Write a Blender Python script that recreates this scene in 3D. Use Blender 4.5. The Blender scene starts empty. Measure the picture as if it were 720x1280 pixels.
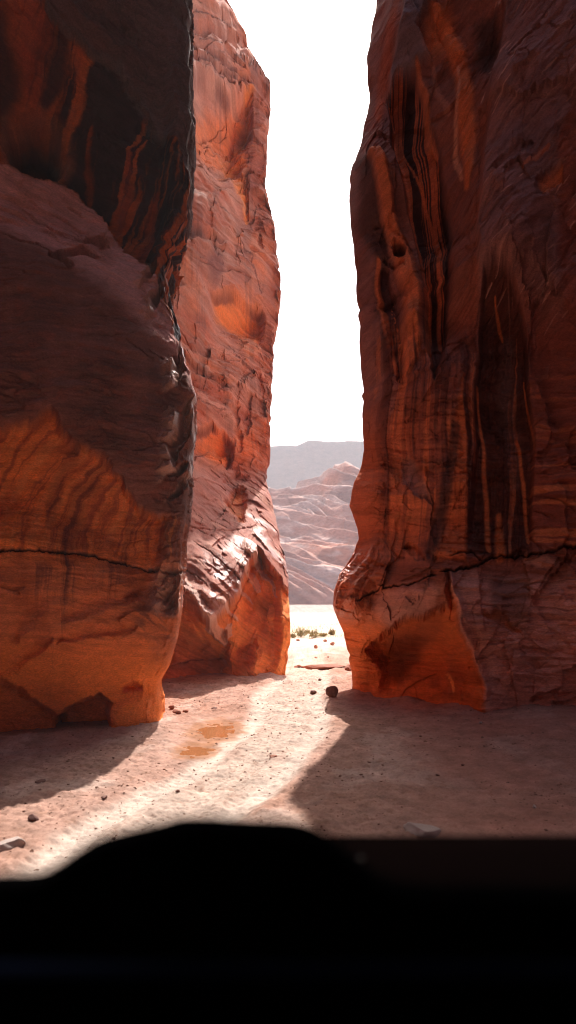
import bpy, bmesh, math, random
import numpy as np

random.seed(4)
R = math.radians
F, EYE, HZ, CX = 1100.0, 1.6, 740.0, 360.0      # how the photograph was measured: focal length in photo pixels, eye height, horizon row, centre column
scene = bpy.context.scene
COL = scene.collection
SUN_EL, SUN_AZ = 49.0, 8.0

def ground_pt(px, py, z=0.0):
    d = F * (EYE - z) / (py - HZ)
    return ((px - CX) / F * d, d)

# ------------------------------------------------------------------ noise
_rng = np.random.RandomState(11)
_P = np.concatenate([_rng.permutation(256)] * 2).astype(np.int32)
_A = _rng.rand(256) * 2 * np.pi
_GX, _GY = np.cos(_A).astype(np.float32), np.sin(_A).astype(np.float32)

def perlin(x, y, seed=0):
    x = np.asarray(x, np.float32) + np.float32(seed * 17.37)
    y = np.asarray(y, np.float32) + np.float32(seed * 9.71)
    xf, yf = np.floor(x), np.floor(y)
    xi, yi = xf.astype(np.int32) & 255, yf.astype(np.int32) & 255
    fx, fy = x - xf, y - yf
    u, v = fx * fx * fx * (fx * (fx * 6 - 15) + 10), fy * fy * fy * (fy * (fy * 6 - 15) + 10)
    def g(ix, iy, dx, dy):
        h = _P[_P[ix & 255] + (iy & 255)]
        return _GX[h] * dx + _GY[h] * dy
    a = g(xi, yi, fx, fy); b = g(xi + 1, yi, fx - 1, fy)
    c = g(xi, yi + 1, fx, fy - 1); d = g(xi + 1, yi + 1, fx - 1, fy - 1)
    return ((a + (b - a) * u) * (1 - v) + (c + (d - c) * u) * v) * 1.5

def fbm(x, y, octv=4, seed=0, gain=0.5):
    s, a, f, t = 0, 1.0, 1.0, 0
    for o in range(octv):
        s = s + a * perlin(x * f, y * f, seed + o * 3); t += a
        a *= gain; f *= 2.07
    return s / t

def ridged(x, y, octv=3, seed=0, gain=0.5):
    s, a, f, t = 0, 1.0, 1.0, 0
    for o in range(octv):
        s = s + a * (1 - np.abs(perlin(x * f, y * f, seed + o * 3)) * 2); t += a
        a *= gain; f *= 2.1
    return s / t

def sm(a, b, x):
    t = np.clip((x - a) / (b - a), 0, 1)
    return t * t * (3 - 2 * t)

def rot(x, y, deg):
    c, s = math.cos(R(deg)), math.sin(R(deg))
    return x * c + y * s, -x * s + y * c            # along, across

def smooth_curve(pts, n):
    p = np.array(pts, float)
    p = np.vstack([2 * p[0] - p[1], p, 2 * p[-1] - p[-2]])
    out = []
    for i in range(1, len(p) - 2):
        k = n[i - 1]
        t = np.linspace(0, 1, k, endpoint=False)[:, None]
        a, b, c, d = p[i - 1], p[i], p[i + 1], p[i + 2]
        out.append(0.5 * (2 * b + (c - a) * t + (2 * a - 5 * b + 4 * c - d) * t ** 2 + (3 * b - a - 3 * c + d) * t ** 3))
    out.append(p[-2][None])
    return np.vstack(out)

def rbf(pts, PX, PY, c=22.0):
    P = np.array(pts, float)
    D = np.sqrt((P[:, None, 0] - P[None, :, 0]) ** 2 + (P[:, None, 1] - P[None, :, 1]) ** 2 + c * c)
    mean = P[:, 2].mean()
    w = np.linalg.solve(D - np.eye(len(P)) * 2.0, P[:, 2] - mean)
    X = np.clip(PX, -160, 900).astype(np.float32); Y = np.clip(PY, -160, 940).astype(np.float32)
    out = np.full(PX.shape, mean, np.float32)
    for (x, y, _), wi in zip(P, w):
        out += np.float32(wi) * np.sqrt((X - np.float32(x)) ** 2 + (Y - np.float32(y)) ** 2 + np.float32(c * c))
    return out

def below(PX, PY, pts):                             # how far a point lies below a curve y(x)
    p = np.array(pts, float)
    return PY - np.interp(PX, p[:, 0], p[:, 1])

def beside(PX, PY, pts):                            # how far a point lies to the +x side of a curve x(y)
    p = np.array(pts, float)
    return PX - np.interp(PY, p[:, 1], p[:, 0])

def stroke(PX, PY, pts, w, soft=0.6):               # mask along a polyline, w = half width (number or list)
    p = np.array(pts, float)
    ws = np.full(len(p), float(w)) if np.isscalar(w) else np.array(w, float)
    out = np.zeros(PX.shape, np.float32)
    m = ws.max() * (1 + soft) + 2
    box = (PX > p[:, 0].min() - m) & (PX < p[:, 0].max() + m) & (PY > p[:, 1].min() - m) & (PY < p[:, 1].max() + m)
    if not box.any(): return out
    x, y = PX[box], PY[box]
    best = np.zeros(x.shape, np.float32)
    for i in range(len(p) - 1):
        dx, dy = p[i + 1] - p[i]
        t = np.clip(((x - p[i, 0]) * dx + (y - p[i, 1]) * dy) / (dx * dx + dy * dy + 1e-6), 0, 1)
        d = np.hypot(x - p[i, 0] - t * dx, y - p[i, 1] - t * dy)
        ww = ws[i] + (ws[i + 1] - ws[i]) * t
        best = np.maximum(best, 1 - sm(ww * (1 - soft), ww * (1 + soft), d))
    out[box] = best
    return out

def blob(PX, PY, x, y, rx, ry, deg=0, soft=0.5):
    a, b = rot(PX - x, PY - y, deg)
    d = np.sqrt((a / rx) ** 2 + (b / ry) ** 2)
    return 1 - sm(1 - soft, 1 + soft, d)

def poly(PX, PY, pts, soft=4.0):                    # soft-edged polygon mask
    p = np.array(pts, float); n = len(p)
    inside = np.zeros(PX.shape, bool); dist = np.full(PX.shape, 1e9, np.float32)
    for i in range(n):
        x0, y0 = p[i]; x1, y1 = p[(i + 1) % n]
        if y0 != y1:
            c = ((y0 > PY) != (y1 > PY)) & (PX < (x1 - x0) * (PY - y0) / (y1 - y0) + x0)
            inside ^= c
        dx, dy = x1 - x0, y1 - y0
        t = np.clip(((PX - x0) * dx + (PY - y0) * dy) / (dx * dx + dy * dy + 1e-6), 0, 1)
        dist = np.minimum(dist, np.hypot(PX - x0 - t * dx, PY - y0 - t * dy))
    sd = np.where(inside, dist, -dist)
    return sm(-soft, soft, sd)

def terrace(t, sharp=0.82):                         # bedding: each layer swells out and is cut sharply underneath
    f = t - np.floor(t)
    return np.where(f < sharp, f / sharp, (1 - f) / (1 - sharp)) - 0.5

def facets(x, y, seed):                             # broken rock: every cell a small tilted plane
    xi, yi = np.floor(x), np.floor(y)
    best = np.full(x.shape, 9e9, np.float32); val = np.zeros(x.shape, np.float32)
    for dx in (-1, 0, 1):
        for dy in (-1, 0, 1):
            cx, cy = (xi + dx).astype(np.int32), (yi + dy).astype(np.int32)
            k = _P[_P[(cx + seed * 7) & 255] + ((cy + seed * 13) & 255)]
            k2 = _P[(k + 91) & 255]; k3 = _P[(k2 + 37) & 255]
            px, py = x - (xi + dx + k / 255.0), y - (yi + dy + k2 / 255.0)
            d = px * px + py * py
            m = d < best
            best = np.where(m, d, best)
            val = np.where(m, (k3 / 255.0 - .5) + 1.1 * (px * (k / 127.5 - 1) + py * (k2 / 127.5 - 1)), val)
    return val.astype(np.float32)

def richer(col, g):                                 # iron-red rock: deepen the hue, keep the lightness of the red
    mx = col.max(-1, keepdims=True)
    return mx * (col / np.maximum(mx, 1e-4)) ** g

def mixc(col, c, m):
    col += (np.array(c, np.float32) - col) * np.clip(m, 0, 1)[..., None].astype(np.float32)

# ------------------------------------------------------------------ mesh out
def grid_object(name, X, Y, Z, mat, col=None, rough=None, flip=False):
    h, w = X.shape
    me = bpy.data.meshes.new(name)
    co = np.stack([X, Y, Z], -1).reshape(-1, 3).astype(np.float32)
    idx = np.arange(h * w).reshape(h, w)
    q = np.stack([idx[:-1, :-1], idx[:-1, 1:], idx[1:, 1:], idx[1:, :-1]], -1).reshape(-1, 4)
    if flip: q = q[:, ::-1]
    me.vertices.add(len(co)); me.vertices.foreach_set('co', co.ravel())
    me.loops.add(q.size); me.loops.foreach_set('vertex_index', q.ravel().astype(np.int32))
    me.polygons.add(len(q))
    me.polygons.foreach_set('loop_start', np.arange(0, q.size, 4, dtype=np.int32))
    me.polygons.foreach_set('loop_total', np.full(len(q), 4, np.int32))
    me.polygons.foreach_set('use_smooth', np.ones(len(q), bool))
    me.update(calc_edges=True)
    if col is not None:
        a = me.attributes.new('pigment', 'FLOAT_COLOR', 'POINT')
        c = np.ones((len(co), 4), np.float32); c[:, :3] = np.clip(col.reshape(-1, 3), 0.004, 0.9)
        a.data.foreach_set('color', c.ravel())
    if rough is not None:
        a = me.attributes.new('rough', 'FLOAT', 'POINT')
        a.data.foreach_set('value', rough.reshape(-1).astype(np.float32))
    me.materials.append(mat)
    o = bpy.data.objects.new(name, me); COL.objects.link(o)
    return o

def tag(o, label=None, cat=None, group=None, kind=None):
    for k, v in (('label', label), ('category', cat), ('group', group), ('kind', kind)):
        if v: o[k] = v
    return o

# ------------------------------------------------------------------ materials
def new_mat(name):
    m = bpy.data.materials.new(name); m.use_nodes = True
    nt = m.node_tree
    return m, nt, nt.nodes['Principled BSDF']

def simple_mat(name, col, rough=0.7, spec=0.4, bump=0.0, scale=60.0, var=0.25):
    m, nt, b = new_mat(name)
    n = nt.nodes.new('ShaderNodeTexNoise'); n.inputs['Scale'].default_value = scale; n.inputs['Detail'].default_value = 6
    tc = nt.nodes.new('ShaderNodeTexCoord'); nt.links.new(tc.outputs['Object'], n.inputs['Vector'])
    mx = nt.nodes.new('ShaderNodeMix'); mx.data_type = 'RGBA'
    mx.inputs[6].default_value = (*[c * (1 - var) for c in col], 1); mx.inputs[7].default_value = (*[min(1, c * (1 + var)) for c in col], 1)
    nt.links.new(n.outputs['Fac'], mx.inputs[0]); nt.links.new(mx.outputs[2], b.inputs['Base Color'])
    b.inputs['Roughness'].default_value = rough; b.inputs['Specular IOR Level'].default_value = spec
    if bump:
        bp = nt.nodes.new('ShaderNodeBump'); bp.inputs['Strength'].default_value = bump; bp.inputs['Distance'].default_value = 0.01
        nt.links.new(n.outputs['Fac'], bp.inputs['Height']); nt.links.new(bp.outputs['Normal'], b.inputs['Normal'])
    return m

def rock_mat(name, bump_scale=40.0, bump=0.5, dist=0.012, spec=0.3, grain=1.0):
    m, nt, b = new_mat(name)
    L = nt.links.new
    at = nt.nodes.new('ShaderNodeAttribute'); at.attribute_name = 'pigment'
    ar = nt.nodes.new('ShaderNodeAttribute'); ar.attribute_name = 'rough'
    tc = nt.nodes.new('ShaderNodeTexCoord')
    mp = nt.nodes.new('ShaderNodeMapping'); mp.inputs['Scale'].default_value = (1, 1, 2.2); mp.inputs['Rotation'].default_value = (0.15, 0.3, 0)
    L(tc.outputs['Object'], mp.inputs['Vector'])
    n1 = nt.nodes.new('ShaderNodeTexNoise'); n1.inputs['Scale'].default_value = bump_scale; n1.inputs['Detail'].default_value = 8; n1.inputs['Roughness'].default_value = 0.62
    n2 = nt.nodes.new('ShaderNodeTexNoise'); n2.inputs['Scale'].default_value = bump_scale * 0.22; n2.inputs['Detail'].default_value = 6
    L(mp.outputs['Vector'], n1.inputs['Vector']); L(mp.outputs['Vector'], n2.inputs['Vector'])
    r1 = nt.nodes.new('ShaderNodeMapRange'); r1.inputs[1].default_value = 0.25; r1.inputs[2].default_value = 0.75
    r1.inputs[3].default_value = 1 - 0.22 * grain; r1.inputs[4].default_value = 1 + 0.22 * grain
    L(n1.outputs['Fac'], r1.inputs[0])
    r2 = nt.nodes.new('ShaderNodeMapRange'); r2.inputs[1].default_value = 0.25; r2.inputs[2].default_value = 0.75
    r2.inputs[3].default_value = 0.86; r2.inputs[4].default_value = 1.14
    L(n2.outputs['Fac'], r2.inputs[0])
    mu = nt.nodes.new('ShaderNodeMath'); mu.operation = 'MULTIPLY'; L(r1.outputs[0], mu.inputs[0]); L(r2.outputs[0], mu.inputs[1])
    vm = nt.nodes.new('ShaderNodeVectorMath'); vm.operation = 'SCALE'; L(at.outputs['Color'], vm.inputs[0]); L(mu.outputs[0], vm.inputs['Scale'])
    L(vm.outputs[0], b.inputs['Base Color'])
    L(ar.outputs['Fac'], b.inputs['Roughness'])
    sp = nt.nodes.new('ShaderNodeMapRange'); sp.inputs[1].default_value = .4; sp.inputs[2].default_value = .8; sp.inputs[3].default_value = spec; sp.inputs[4].default_value = spec * .3
    L(ar.outputs['Fac'], sp.inputs[0]); L(sp.outputs[0], b.inputs['Specular IOR Level'])
    bp = nt.nodes.new('ShaderNodeBump'); bp.inputs['Strength'].default_value = bump; bp.inputs['Distance'].default_value = dist
    L(n1.outputs['Fac'], bp.inputs['Height']); L(bp.outputs['Normal'], b.inputs['Normal'])
    return m

M_ROCK = rock_mat('sandstone', 40, .7, .016, .34, 1.5)
M_FAR = rock_mat('far_sandstone', 1.2, 0.6, 0.3)
M_SAND = rock_mat('wash_sand', 55.0, 0.6, 0.010, 0.15, 0.9)

# rock pigments
ORANGE = (0.50, 0.185, 0.07); DEEP = (0.34, 0.10, 0.045); RED = (0.27, 0.085, 0.05)
MAUVE = (0.25, 0.135, 0.11); PINK = (0.40, 0.20, 0.14); VARN = (0.045, 0.022, 0.02); DARK = (0.10, 0.048, 0.04)
SLATE = (0.13, 0.095, 0.10); TAN = (0.55, 0.30, 0.18)

# ------------------------------------------------------------------ cliffs
def cliff(name, plan, counts, jv, jc, sil, depth_fix, side, rows, paint, mat=M_ROCK):
    """plan: the foot line; jv..jc are the plan points seen from the car; sil: the traced edge (row, column)."""
    c = smooth_curve(plan, counts)
    cs = np.cumsum([0] + list(counts))
    JV, JC = cs[jv], cs[jc]
    d = np.gradient(c, axis=0)
    arc = np.concatenate([[0], np.cumsum(np.hypot(*np.diff(c, axis=0).T))])
    nrm = np.stack([d[:, 1], -d[:, 0]], 1) * side
    nrm /= np.linalg.norm(nrm, axis=1)[:, None]
    k = np.ones(25) / 25
    nx = np.convolve(np.pad(nrm[:, 0], 12, 'edge'), k, 'valid'); ny = np.convolve(np.pad(nrm[:, 1], 12, 'edge'), k, 'valid')
    Z = np.repeat(np.array(rows)[:, None], len(c), 1)
    yc = c[JC, 1] + np.interp(rows, *zip(*depth_fix))
    s = np.array(sil, float)
    def px_at(rows_):
        py = HZ - F * (rows_ - EYE) / yc
        return np.interp(py, s[:, 0], s[:, 1])
    xc = (px_at(np.array(rows)) - CX) / F * yc
    w = sm(arc[JV] - 0.3, arc[JC] - 0.15, arc) * (1 - 0.75 * sm(arc[JC] + 1.0, arc[-1], arc))
    X = c[None, :, 0] + w[None] * (xc - c[JC, 0])[:, None]
    Y = c[None, :, 1] + w[None] * (yc - c[JC, 1])[:, None]
    # a flat chart of the wall, in photo pixels where it is seen and unrolled beyond that
    PX = CX + F * X / np.maximum(Y, 1.0); PY = HZ - F * (Z - EYE) / np.maximum(Y, 1.0)
    PXb = PX[:, JC:JC + 1] + side * (arc[JC:] - arc[JC])[None] * F / yc[:, None]
    PX[:, JC:] = PXb; PY[:, JC:] = PY[:, JC:JC + 1]
    Yv = Y[:, JV:JV + 1]
    PX[:, :JV] = PX[:, JV:JV + 1] - side * (arc[JV] - arc[:JV])[None] * F / Yv
    PY[:, :JV] = PY[:, JV:JV + 1]
    PX = PX.astype(np.float32); PY = PY.astype(np.float32)
    edge = (PX[:, JC:JC + 1] - PX) * side                # pixels inside from the edge; negative behind it
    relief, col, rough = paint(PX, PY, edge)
    tilt = 0.12
    rr = np.hypot(X, Y) + 1e-6
    k_ = sm(-75, -30, edge) * sm(arc[JV] - 2.5, arc[JV], arc)[None]      # the seen face is worn back across the canyon; the flank behind it along its own normal
    ux = nx[None] * (1 - k_) - X / rr * k_; uy = ny[None] * (1 - k_) - Y / rr * k_
    ul = np.hypot(ux, uy) + 1e-6
    dX, dY, dZ = relief * ux / ul, relief * uy / ul, relief * tilt * np.clip(Z, 0, 1)
    X1, Y1, Z1 = X + dX, Y + dY, Z + dZ
    vis = slice(max(0, JV), min(len(c), JC + counts[min(jc, len(counts) - 1)] * 2))
    for it in range(2):
        P = CX + F * X1[:, vis] / Y1[:, vis]
        act = P.max(1) if side > 0 else P.min(1)
        zc = Z[:, JC].astype(np.float32)
        tgt = px_at(Z[:, JC]) + 3.2 * fbm(zc * 1.6, zc * 0 + 7.7 * side, 3, len(c) % 40) + 2.4 * facets(zc * 3.1, zc * 0 + .5 + .2 * side, 5) * sm(-.2, .3, perlin(zc * .7, zc * 0 + 2.2, 8))
        e = np.clip(tgt - act, -25, 25)
        kk = np.exp(-0.5 * (np.arange(-12, 13) / 3.0) ** 2); kk /= kk.sum()
        e = np.convolve(np.pad(e, 12, 'edge'), kk, 'valid')
        X1 = X1 + w[None] * (e * yc / F)[:, None]
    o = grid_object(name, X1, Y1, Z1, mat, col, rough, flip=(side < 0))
    return o

ZROWS = list(np.linspace(-0.35, 9.0, 1000)) + list(np.linspace(9.03, 12.0, 120)) + list(np.linspace(12.1, 26.0, 130))

def base_detail(PX, PY, ang, seed, amp=1.0):
    """weathered bedding shared by all three walls: layers, scallops, grit."""
    x, y = PX / 100, PY / 100
    wx = x + 0.06 * fbm(x * 1.3, y * 1.3, 4, seed); wy = y + 0.06 * fbm(x * 1.3, y * 1.3, 4, seed + 5)
    al, ac = rot(wx, wy, ang)
    tw = ac + 0.10 * perlin(al * 0.5, ac * 0.8, seed + 9) + .012 * fbm(x * 9, y * 9, 3, seed + 10)
    patch = sm(-0.15, 0.45, fbm(x * 0.9, y * 0.9, 3, seed + 12))
    patch2 = sm(-0.1, 0.4, fbm(x * 1.4, y * 1.4, 3, seed + 14))
    t1 = terrace(tw * 4.2 + 1.0 * perlin(al * 0.2, tw * 1.1, seed + 20))
    t2 = terrace(tw * 13 + 1.5 * perlin(al * 0.5, tw * 2.5, seed + 23))
    fine = ridged(al * 2.2, tw * 26, 2, seed + 30)
    big = fbm(x * 0.8, y * 0.55, 4, seed + 33)
    sc = ridged(al * 1.1, ac * 2.4, 3, seed + 40)
    grit = fbm(x * 22, y * 22, 3, seed + 45)
    fa = facets(al * 1.6 + .3 * perlin(x * 3, y * 3, seed + 60), ac * 4.2 + .3 * perlin(x * 3, y * 3, seed + 61), seed); fb = facets(al * 5, ac * 15, seed + 2)
    fpatch = sm(-.1, .35, fbm(x * 1.2, y * 1.0, 3, seed + 63))
    cl = 1 - sm(.006, .03, np.abs(perlin(al * .55, tw * 3.0, seed + 70))); cl = cl * sm(-.05, .2, fbm(al * .8, ac * 2, 2, seed + 72))
    cm = 1 - sm(.01, .06, np.abs(perlin(al * .9, tw * 7.5, seed + 74))); cm = cm * sm(.0, .25, fbm(al * 1.2, ac * 3, 2, seed + 76))
    fine = fine + .9 * ridged(al * 3.5, tw * 46, 1, seed + 78) - .45 - 1.2 * cl - .9 * cm
    h = -amp * (.035 * cl + .016 * cm) + amp * (0.06 * t1 * patch + 0.032 * t2 * patch2 + 0.009 * fine * (0.3 + patch2) + 0.06 * (sc - 0.4)) + amp * fpatch * (0.085 * fa + 0.036 * fb) + 0.14 * big + 0.007 * grit
    band = perlin(al * 0.3, tw * 7, seed + 50) * 0.5 + perlin(al * 0.6, tw * 21, seed + 53) * 0.45 + perlin(al * 1.2, tw * 55, seed + 55) * .14
    return h.astype(np.float32), band, al, ac, fine, patch

def shadecol(col, f):
    col *= np.clip(f, 0.2, 2.2)[..., None].astype(np.float32)

def streaks(wx, y, seed, f=6.0):
    """desert-varnish curtains: bands that run down the wall; 0 = clean, 1 = black."""
    n = perlin(wx * f, y * 0.35, seed) * 0.55 + perlin(wx * f * 2.3, y * 0.5, seed + 3) * 0.3 + perlin(wx * f * 5.5, y * 0.9, seed + 6) * 0.22
    return n + 0.13 * fbm(wx * 34, y * 5, 3, seed + 9)

# ---- near cliff on the left side of the slot
def paint_near(PX, PY, edge):
    x, y = PX / 100, PY / 100
    n1 = fbm(x * 4, y * 4, 5, 2, .6) ; n2 = fbm(x * 4, y * 4, 5, 7, .6)
    wx, wy = PX + 8 * n1, PY + 8 * n2
    A = below(wx, wy, [(-200, 90), (-40, 120), (8, 150), (80, 165), (110, 178), (135, 205), (160, 250), (190, 300), (213, 336), (250, 400), (300, 470)])
    T = below(wx, wy, [(-200, -160), (40, -25), (75, 3), (130, 36), (165, 50), (190, 80), (208, 115), (225, 135), (245, 165), (300, 260)])
    Lw = below(wx, wy, [(-200, 200), (0, 252), (60, 290), (130, 335), (195, 395), (232, 440), (300, 520)])
    Bc = below(wx, wy, [(-250, 560), (-100, 520), (0, 531), (50, 529), (75, 520), (92, 538), (112, 556), (150, 573), (168, 596), (192, 630), (215, 640), (300, 650)])
    upper = (1 - sm(-2, 3, A)) * sm(-2, 3, T)               # the stained overhang
    slope = sm(-2, 3, A) * (1 - sm(-20, 25, Lw))
    cap = 1 - sm(-2, 3, T)
    h, band, al, ac, fine, patch = base_detail(PX, PY, 33, 100)
    h2, band2, al2, ac2, fine2, _ = base_detail(PX, PY, 4, 160, 0.7)
    low = sm(-60, 60, Lw)
    h = h + (h2 - h) * low; band = band + (band2 - band) * low; fine = fine + (fine2 - fine) * low
    h = h * (1 - .5 * sm(725, 800, wy)); inner = sm(2, 26, edge)
    # big form
    g = rbf([(-100, 0, .1), (0, -60, .1), (100, -60, .1), (-60, 150, -.45), (60, 150, -.55), (130, 190, -.65), (180, 270, -.45), (212, 330, -.10),
             (-80, 300, -.12), (0, 300, -.08), (80, 330, 0.05), (150, 390, 0.1), (210, 440, 0.05), (0, 420, .1), (100, 460, .18), (200, 520, .1), (0, 520, .16), (100, 530, .2), (180, 600, .15),
             (0, 620, -.08), (90, 640, -.12), (170, 660, -.02), (215, 690, .0), (0, 700, .02), (100, 710, .02), (190, 730, .04), (0, 780, .14), (90, 780, .16), (190, 790, .1),
             (0, 840, .05), (90, 850, .02), (170, 850, .0), (200, 880, .05), (-60, 900, -.35), (0, 910, -.30), (70, 905, -.28), (170, 905, .02), (205, 910, .06)], PX, PY)
    h = h + 1.6 * g * (0.35 + 0.65 * inner) * sm(-50, 0, edge)
    # overhang face leans out from the shelf up to the cap
    span = np.maximum(A - T, 1); up = np.clip(-A / 150, 0, 1)
    h = h - upper * inner * (0.50 * (1 - up)) * sm(0, 10, -A)
    h = h + 0.12 * cap * inner
    # round hollow; its shade and lit rim are painted in further down
    hol = blob(wx, wy, 58, 112, 34, 27, 10, 0.35)
    h = h - 0.75 * hol
    rim = blob(wx, wy, 55, 120, 48, 40, 5, 0.3) * (1 - hol)
    # notches on the shelf
    for pts, wd, dp in (([(132, 272), (150, 266), (148, 285)], [6, 7, 2], .12), ([(86, 318), (100, 308), (122, 300), (148, 308)], [4, 6, 7, 2], .16), ([(84, 314), (108, 330)], [3, 6], .1), ([(103, 207), (112, 210)], [2, 2], .06),
                        ([(50, 200), (80, 222), (112, 240), (140, 258)], [1.5, 2, 2, 1], .03), ([(40, 215), (90, 262), (130, 290)], [1.5, 2, 1], .03), ([(0, 262), (60, 296), (100, 318)], [2, 2, 1], .035),
                        ([(205, 440), (218, 452)], [1, 2], .03), ([(180, 432), (205, 455)], [1, 1], .03), ([(176, 18), (188, 28)], [5, 5], .07), ([(190, 110), (205, 122), (214, 130)], [4, 5, 2], .08)):
        h = h - 1.7 * dp * stroke(wx, wy, pts, wd, 0.5)
    # arched undercut
    under = sm(-1, 9, Bc) * (1 - sm(70, 150, Bc)) * inner
    h = h - 0.34 * under
    for q in range(3):                                     # ribbed bedding inside the arch
        pass
    cx_ = wx - 70 * (np.clip(700 - wy, 0, 200) / 130) ** 2 * (0.6 + 0.4 * sm(40, 140, wx))
    arch = sm(0, 8, Bc)
    rib = ridged(cx_ / 100 * 13, wy / 100 * 0.6, 3, 70)
    h = h + 0.010 * rib * arch * (1 - sm(690, 720, wy))
    # crack right across
    ck = [(-200, 672), (0, 688), (40, 686), (80, 689), (122, 690), (150, 699), (180, 703), (205, 709), (232, 712)]
    jag = PY + 2.5 * perlin(x * 14, y * 0 + 3.3, 80) + 1.2 * perlin(x * 40, y * 0 + 1.3, 81)
    ct = below(PX, jag, ck)
    crack = np.exp(-(ct / (1.1 + 0.9 * (perlin(x * 6, y * 0, 82) > 0))) ** 2)
    h = h - 0.10 * crack - 0.025 * sm(-1, 1, ct) * (1 - sm(6, 40, ct))
    # lower ledges and scoops
    for pts, wd, dp in (([(95, 775), (125, 760), (160, 748), (190, 745)], [4, 8, 10, 5], .05), ([(178, 745), (196, 738), (222, 742)], [5, 9, 8], .06), ([(88, 802), (130, 790), (180, 786)], [3, 6, 5], .04),
                        ([(176, 862), (185, 858), (195, 858)], [3, 6, 3], .08), ([(30, 800), (60, 760)], [4, 10], .04), ([(0, 845), (35, 826), (75, 800)], [6, 7, 3], .05)):
        h = h - 2.0 * dp * stroke(wx, wy, pts, wd, 0.8)
    cave = poly(wx, wy, [(88, 925), (90, 905), (103, 889), (125, 880), (146, 872), (156, 880), (158, 900), (155, 925)], 5)
    h = h - 0.65 * cave
    leftcut = sm(0, 16, below(wx, wy, [(-200, 800), (-40, 836), (0, 842), (40, 858), (78, 885), (100, 900), (120, 940)])) * (1 - sm(86, 104, wx))
    h = h - 0.30 * leftcut
    toe = poly(wx, wy, [(158, 930), (162, 900), (172, 880), (200, 868), (215, 890), (215, 930)], 8)
    h = h + 0.10 * toe
    # edge: broken flakes that catch the sun
    dg = wy + 0.9 * wx
    fm = sm(318, 345, PY) * (1 - sm(600, 650, PY)) * sm(-.12, .1, perlin(x * 1.2, dg / 100 * 2.4, 91) + .5 * perlin(x * 3, dg / 100 * 7, 92))
    fm = np.maximum(fm, sm(695, 715, PY) * (1 - sm(755, 775, PY)))
    tr = dg / 27.0 + .5 * n1 + .4 * perlin(x * 2, y * 2, 96); tr = tr - np.floor(tr)
    led = np.where(tr < .4, tr / .4, (1 - tr) / .6)
    h = h + .17 * fm * led * sm(34, 8, edge) * sm(-40, -4, edge)
    wid = 15 + 9 * perlin(y * 3, y * 0 + 4.2, 94)
    h = h - .42 * fm * sm(-30, 0, edge) * np.clip((wid - edge) / wid, 0, 1) + .05 * np.maximum(0, 1 - np.abs(edge) / 40) * (ridged(x * 7, y * 4, 3, 90) - .4)
    # ---- pigments
    col = np.empty(PX.shape + (3,), np.float32); col[:] = (0.20, 0.10, 0.08)
    mixc(col, (0.50, 0.30, 0.265), slope)
    mixc(col, (0.12, 0.07, 0.065), cap)
    mixc(col, (0.40, 0.135, 0.055), upper)
    lean = wx + 0.42 * (wy - 100)
    st = streaks(lean / 100, y, 61, 3.0)
    mixc(col, VARN, upper * sm(-0.16, 0.06, st + 0.05))
    for pts, wd, c in (([(132, 34), (118, 62), (100, 100), (82, 155)], [5, 6, 6, 5], ORANGE), ([(130, 100), (128, 150), (122, 180)], [3, 5, 4], DEEP), ([(60, 0), (55, 40), (62, 75)], [24, 20, 12], DEEP),
                       ([(205, 200), (196, 250), (195, 305)], [3, 6, 5], DEEP), ([(182, 140), (172, 190), (160, 225)], [4, 6, 5], RED), ([(212, 190), (206, 240), (204, 310)], [3, 4, 3], RED)):
        mixc(col, c, 0.85 * upper * stroke(wx, wy, pts, wd, 0.6) * (0.6 + 0.4 * sm(-.3, .3, streaks(lean / 100, y, 65, 12))))
    for pts, wd in (([(100, 10), (85, 50), (70, 70)], [10, 14, 8]), ([(165, 60), (150, 110), (142, 200)], [16, 18, 10]), ([(0, 20), (20, 60), (12, 110)], [26, 18, 6])):
        mixc(col, VARN, 0.9 * upper * stroke(wx, wy, pts, wd, 0.6))
    mixc(col, (0.03, 0.016, 0.014), hol * 0.9); mixc(col, (0.50, 0.25, 0.16), rim * 0.8)  # dark inside and bright rim paint the hollow's shade and light
    mixc(col, (0.12, 0.085, 0.082), 0.8 * stroke(wx, wy, [(70, 0), (130, 36), (165, 50), (190, 80), (208, 115), (225, 135)], [2, 3, 3, 6, 8, 4], 0.7))
    mixc(col, DARK, 0.55 * sm(20, 70, Lw) * (1 - sm(-8, 8, Bc)) * sm(-0.3, 0.3, fbm(x * 1.5, y * 0.8, 3, 66)))
    mixc(col, (0.22, 0.09, 0.065), 0.5 * sm(.15, .3, fbm(x * 4, y * 9, 3, 67)) * sm(40, 90, Lw) * (1 - sm(-8, 8, Bc)))
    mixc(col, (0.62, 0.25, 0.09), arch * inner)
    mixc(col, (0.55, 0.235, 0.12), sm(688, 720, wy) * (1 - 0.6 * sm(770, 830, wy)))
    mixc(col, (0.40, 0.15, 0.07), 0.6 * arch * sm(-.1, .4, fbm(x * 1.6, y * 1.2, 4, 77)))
    sA = streaks((cx_ + 5 * perlin(x * 2, y * 2, 78)) / 100, y, 71, 8.0) + .18 * fbm(x * 2.5, y * 2.0, 3, 79)
    fadeA = arch * (1 - sm(680, 702, wy))
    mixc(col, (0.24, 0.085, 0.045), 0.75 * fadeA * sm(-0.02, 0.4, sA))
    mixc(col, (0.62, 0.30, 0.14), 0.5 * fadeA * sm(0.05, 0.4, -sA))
    for pts, wd in (([(150, 575), (118, 610), (103, 650), (100, 700)], [8, 13, 12, 9]), ([(110, 560), (85, 600), (78, 650)], [6, 8, 6]), ([(185, 640), (176, 670), (172, 700)], [4, 5, 4])):
        mixc(col, (0.13, 0.05, 0.035), 0.8 * arch * stroke(wx, wy, pts, wd, 0.6) * (0.5 + 0.5 * sm(-.2, .2, sA)))
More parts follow.
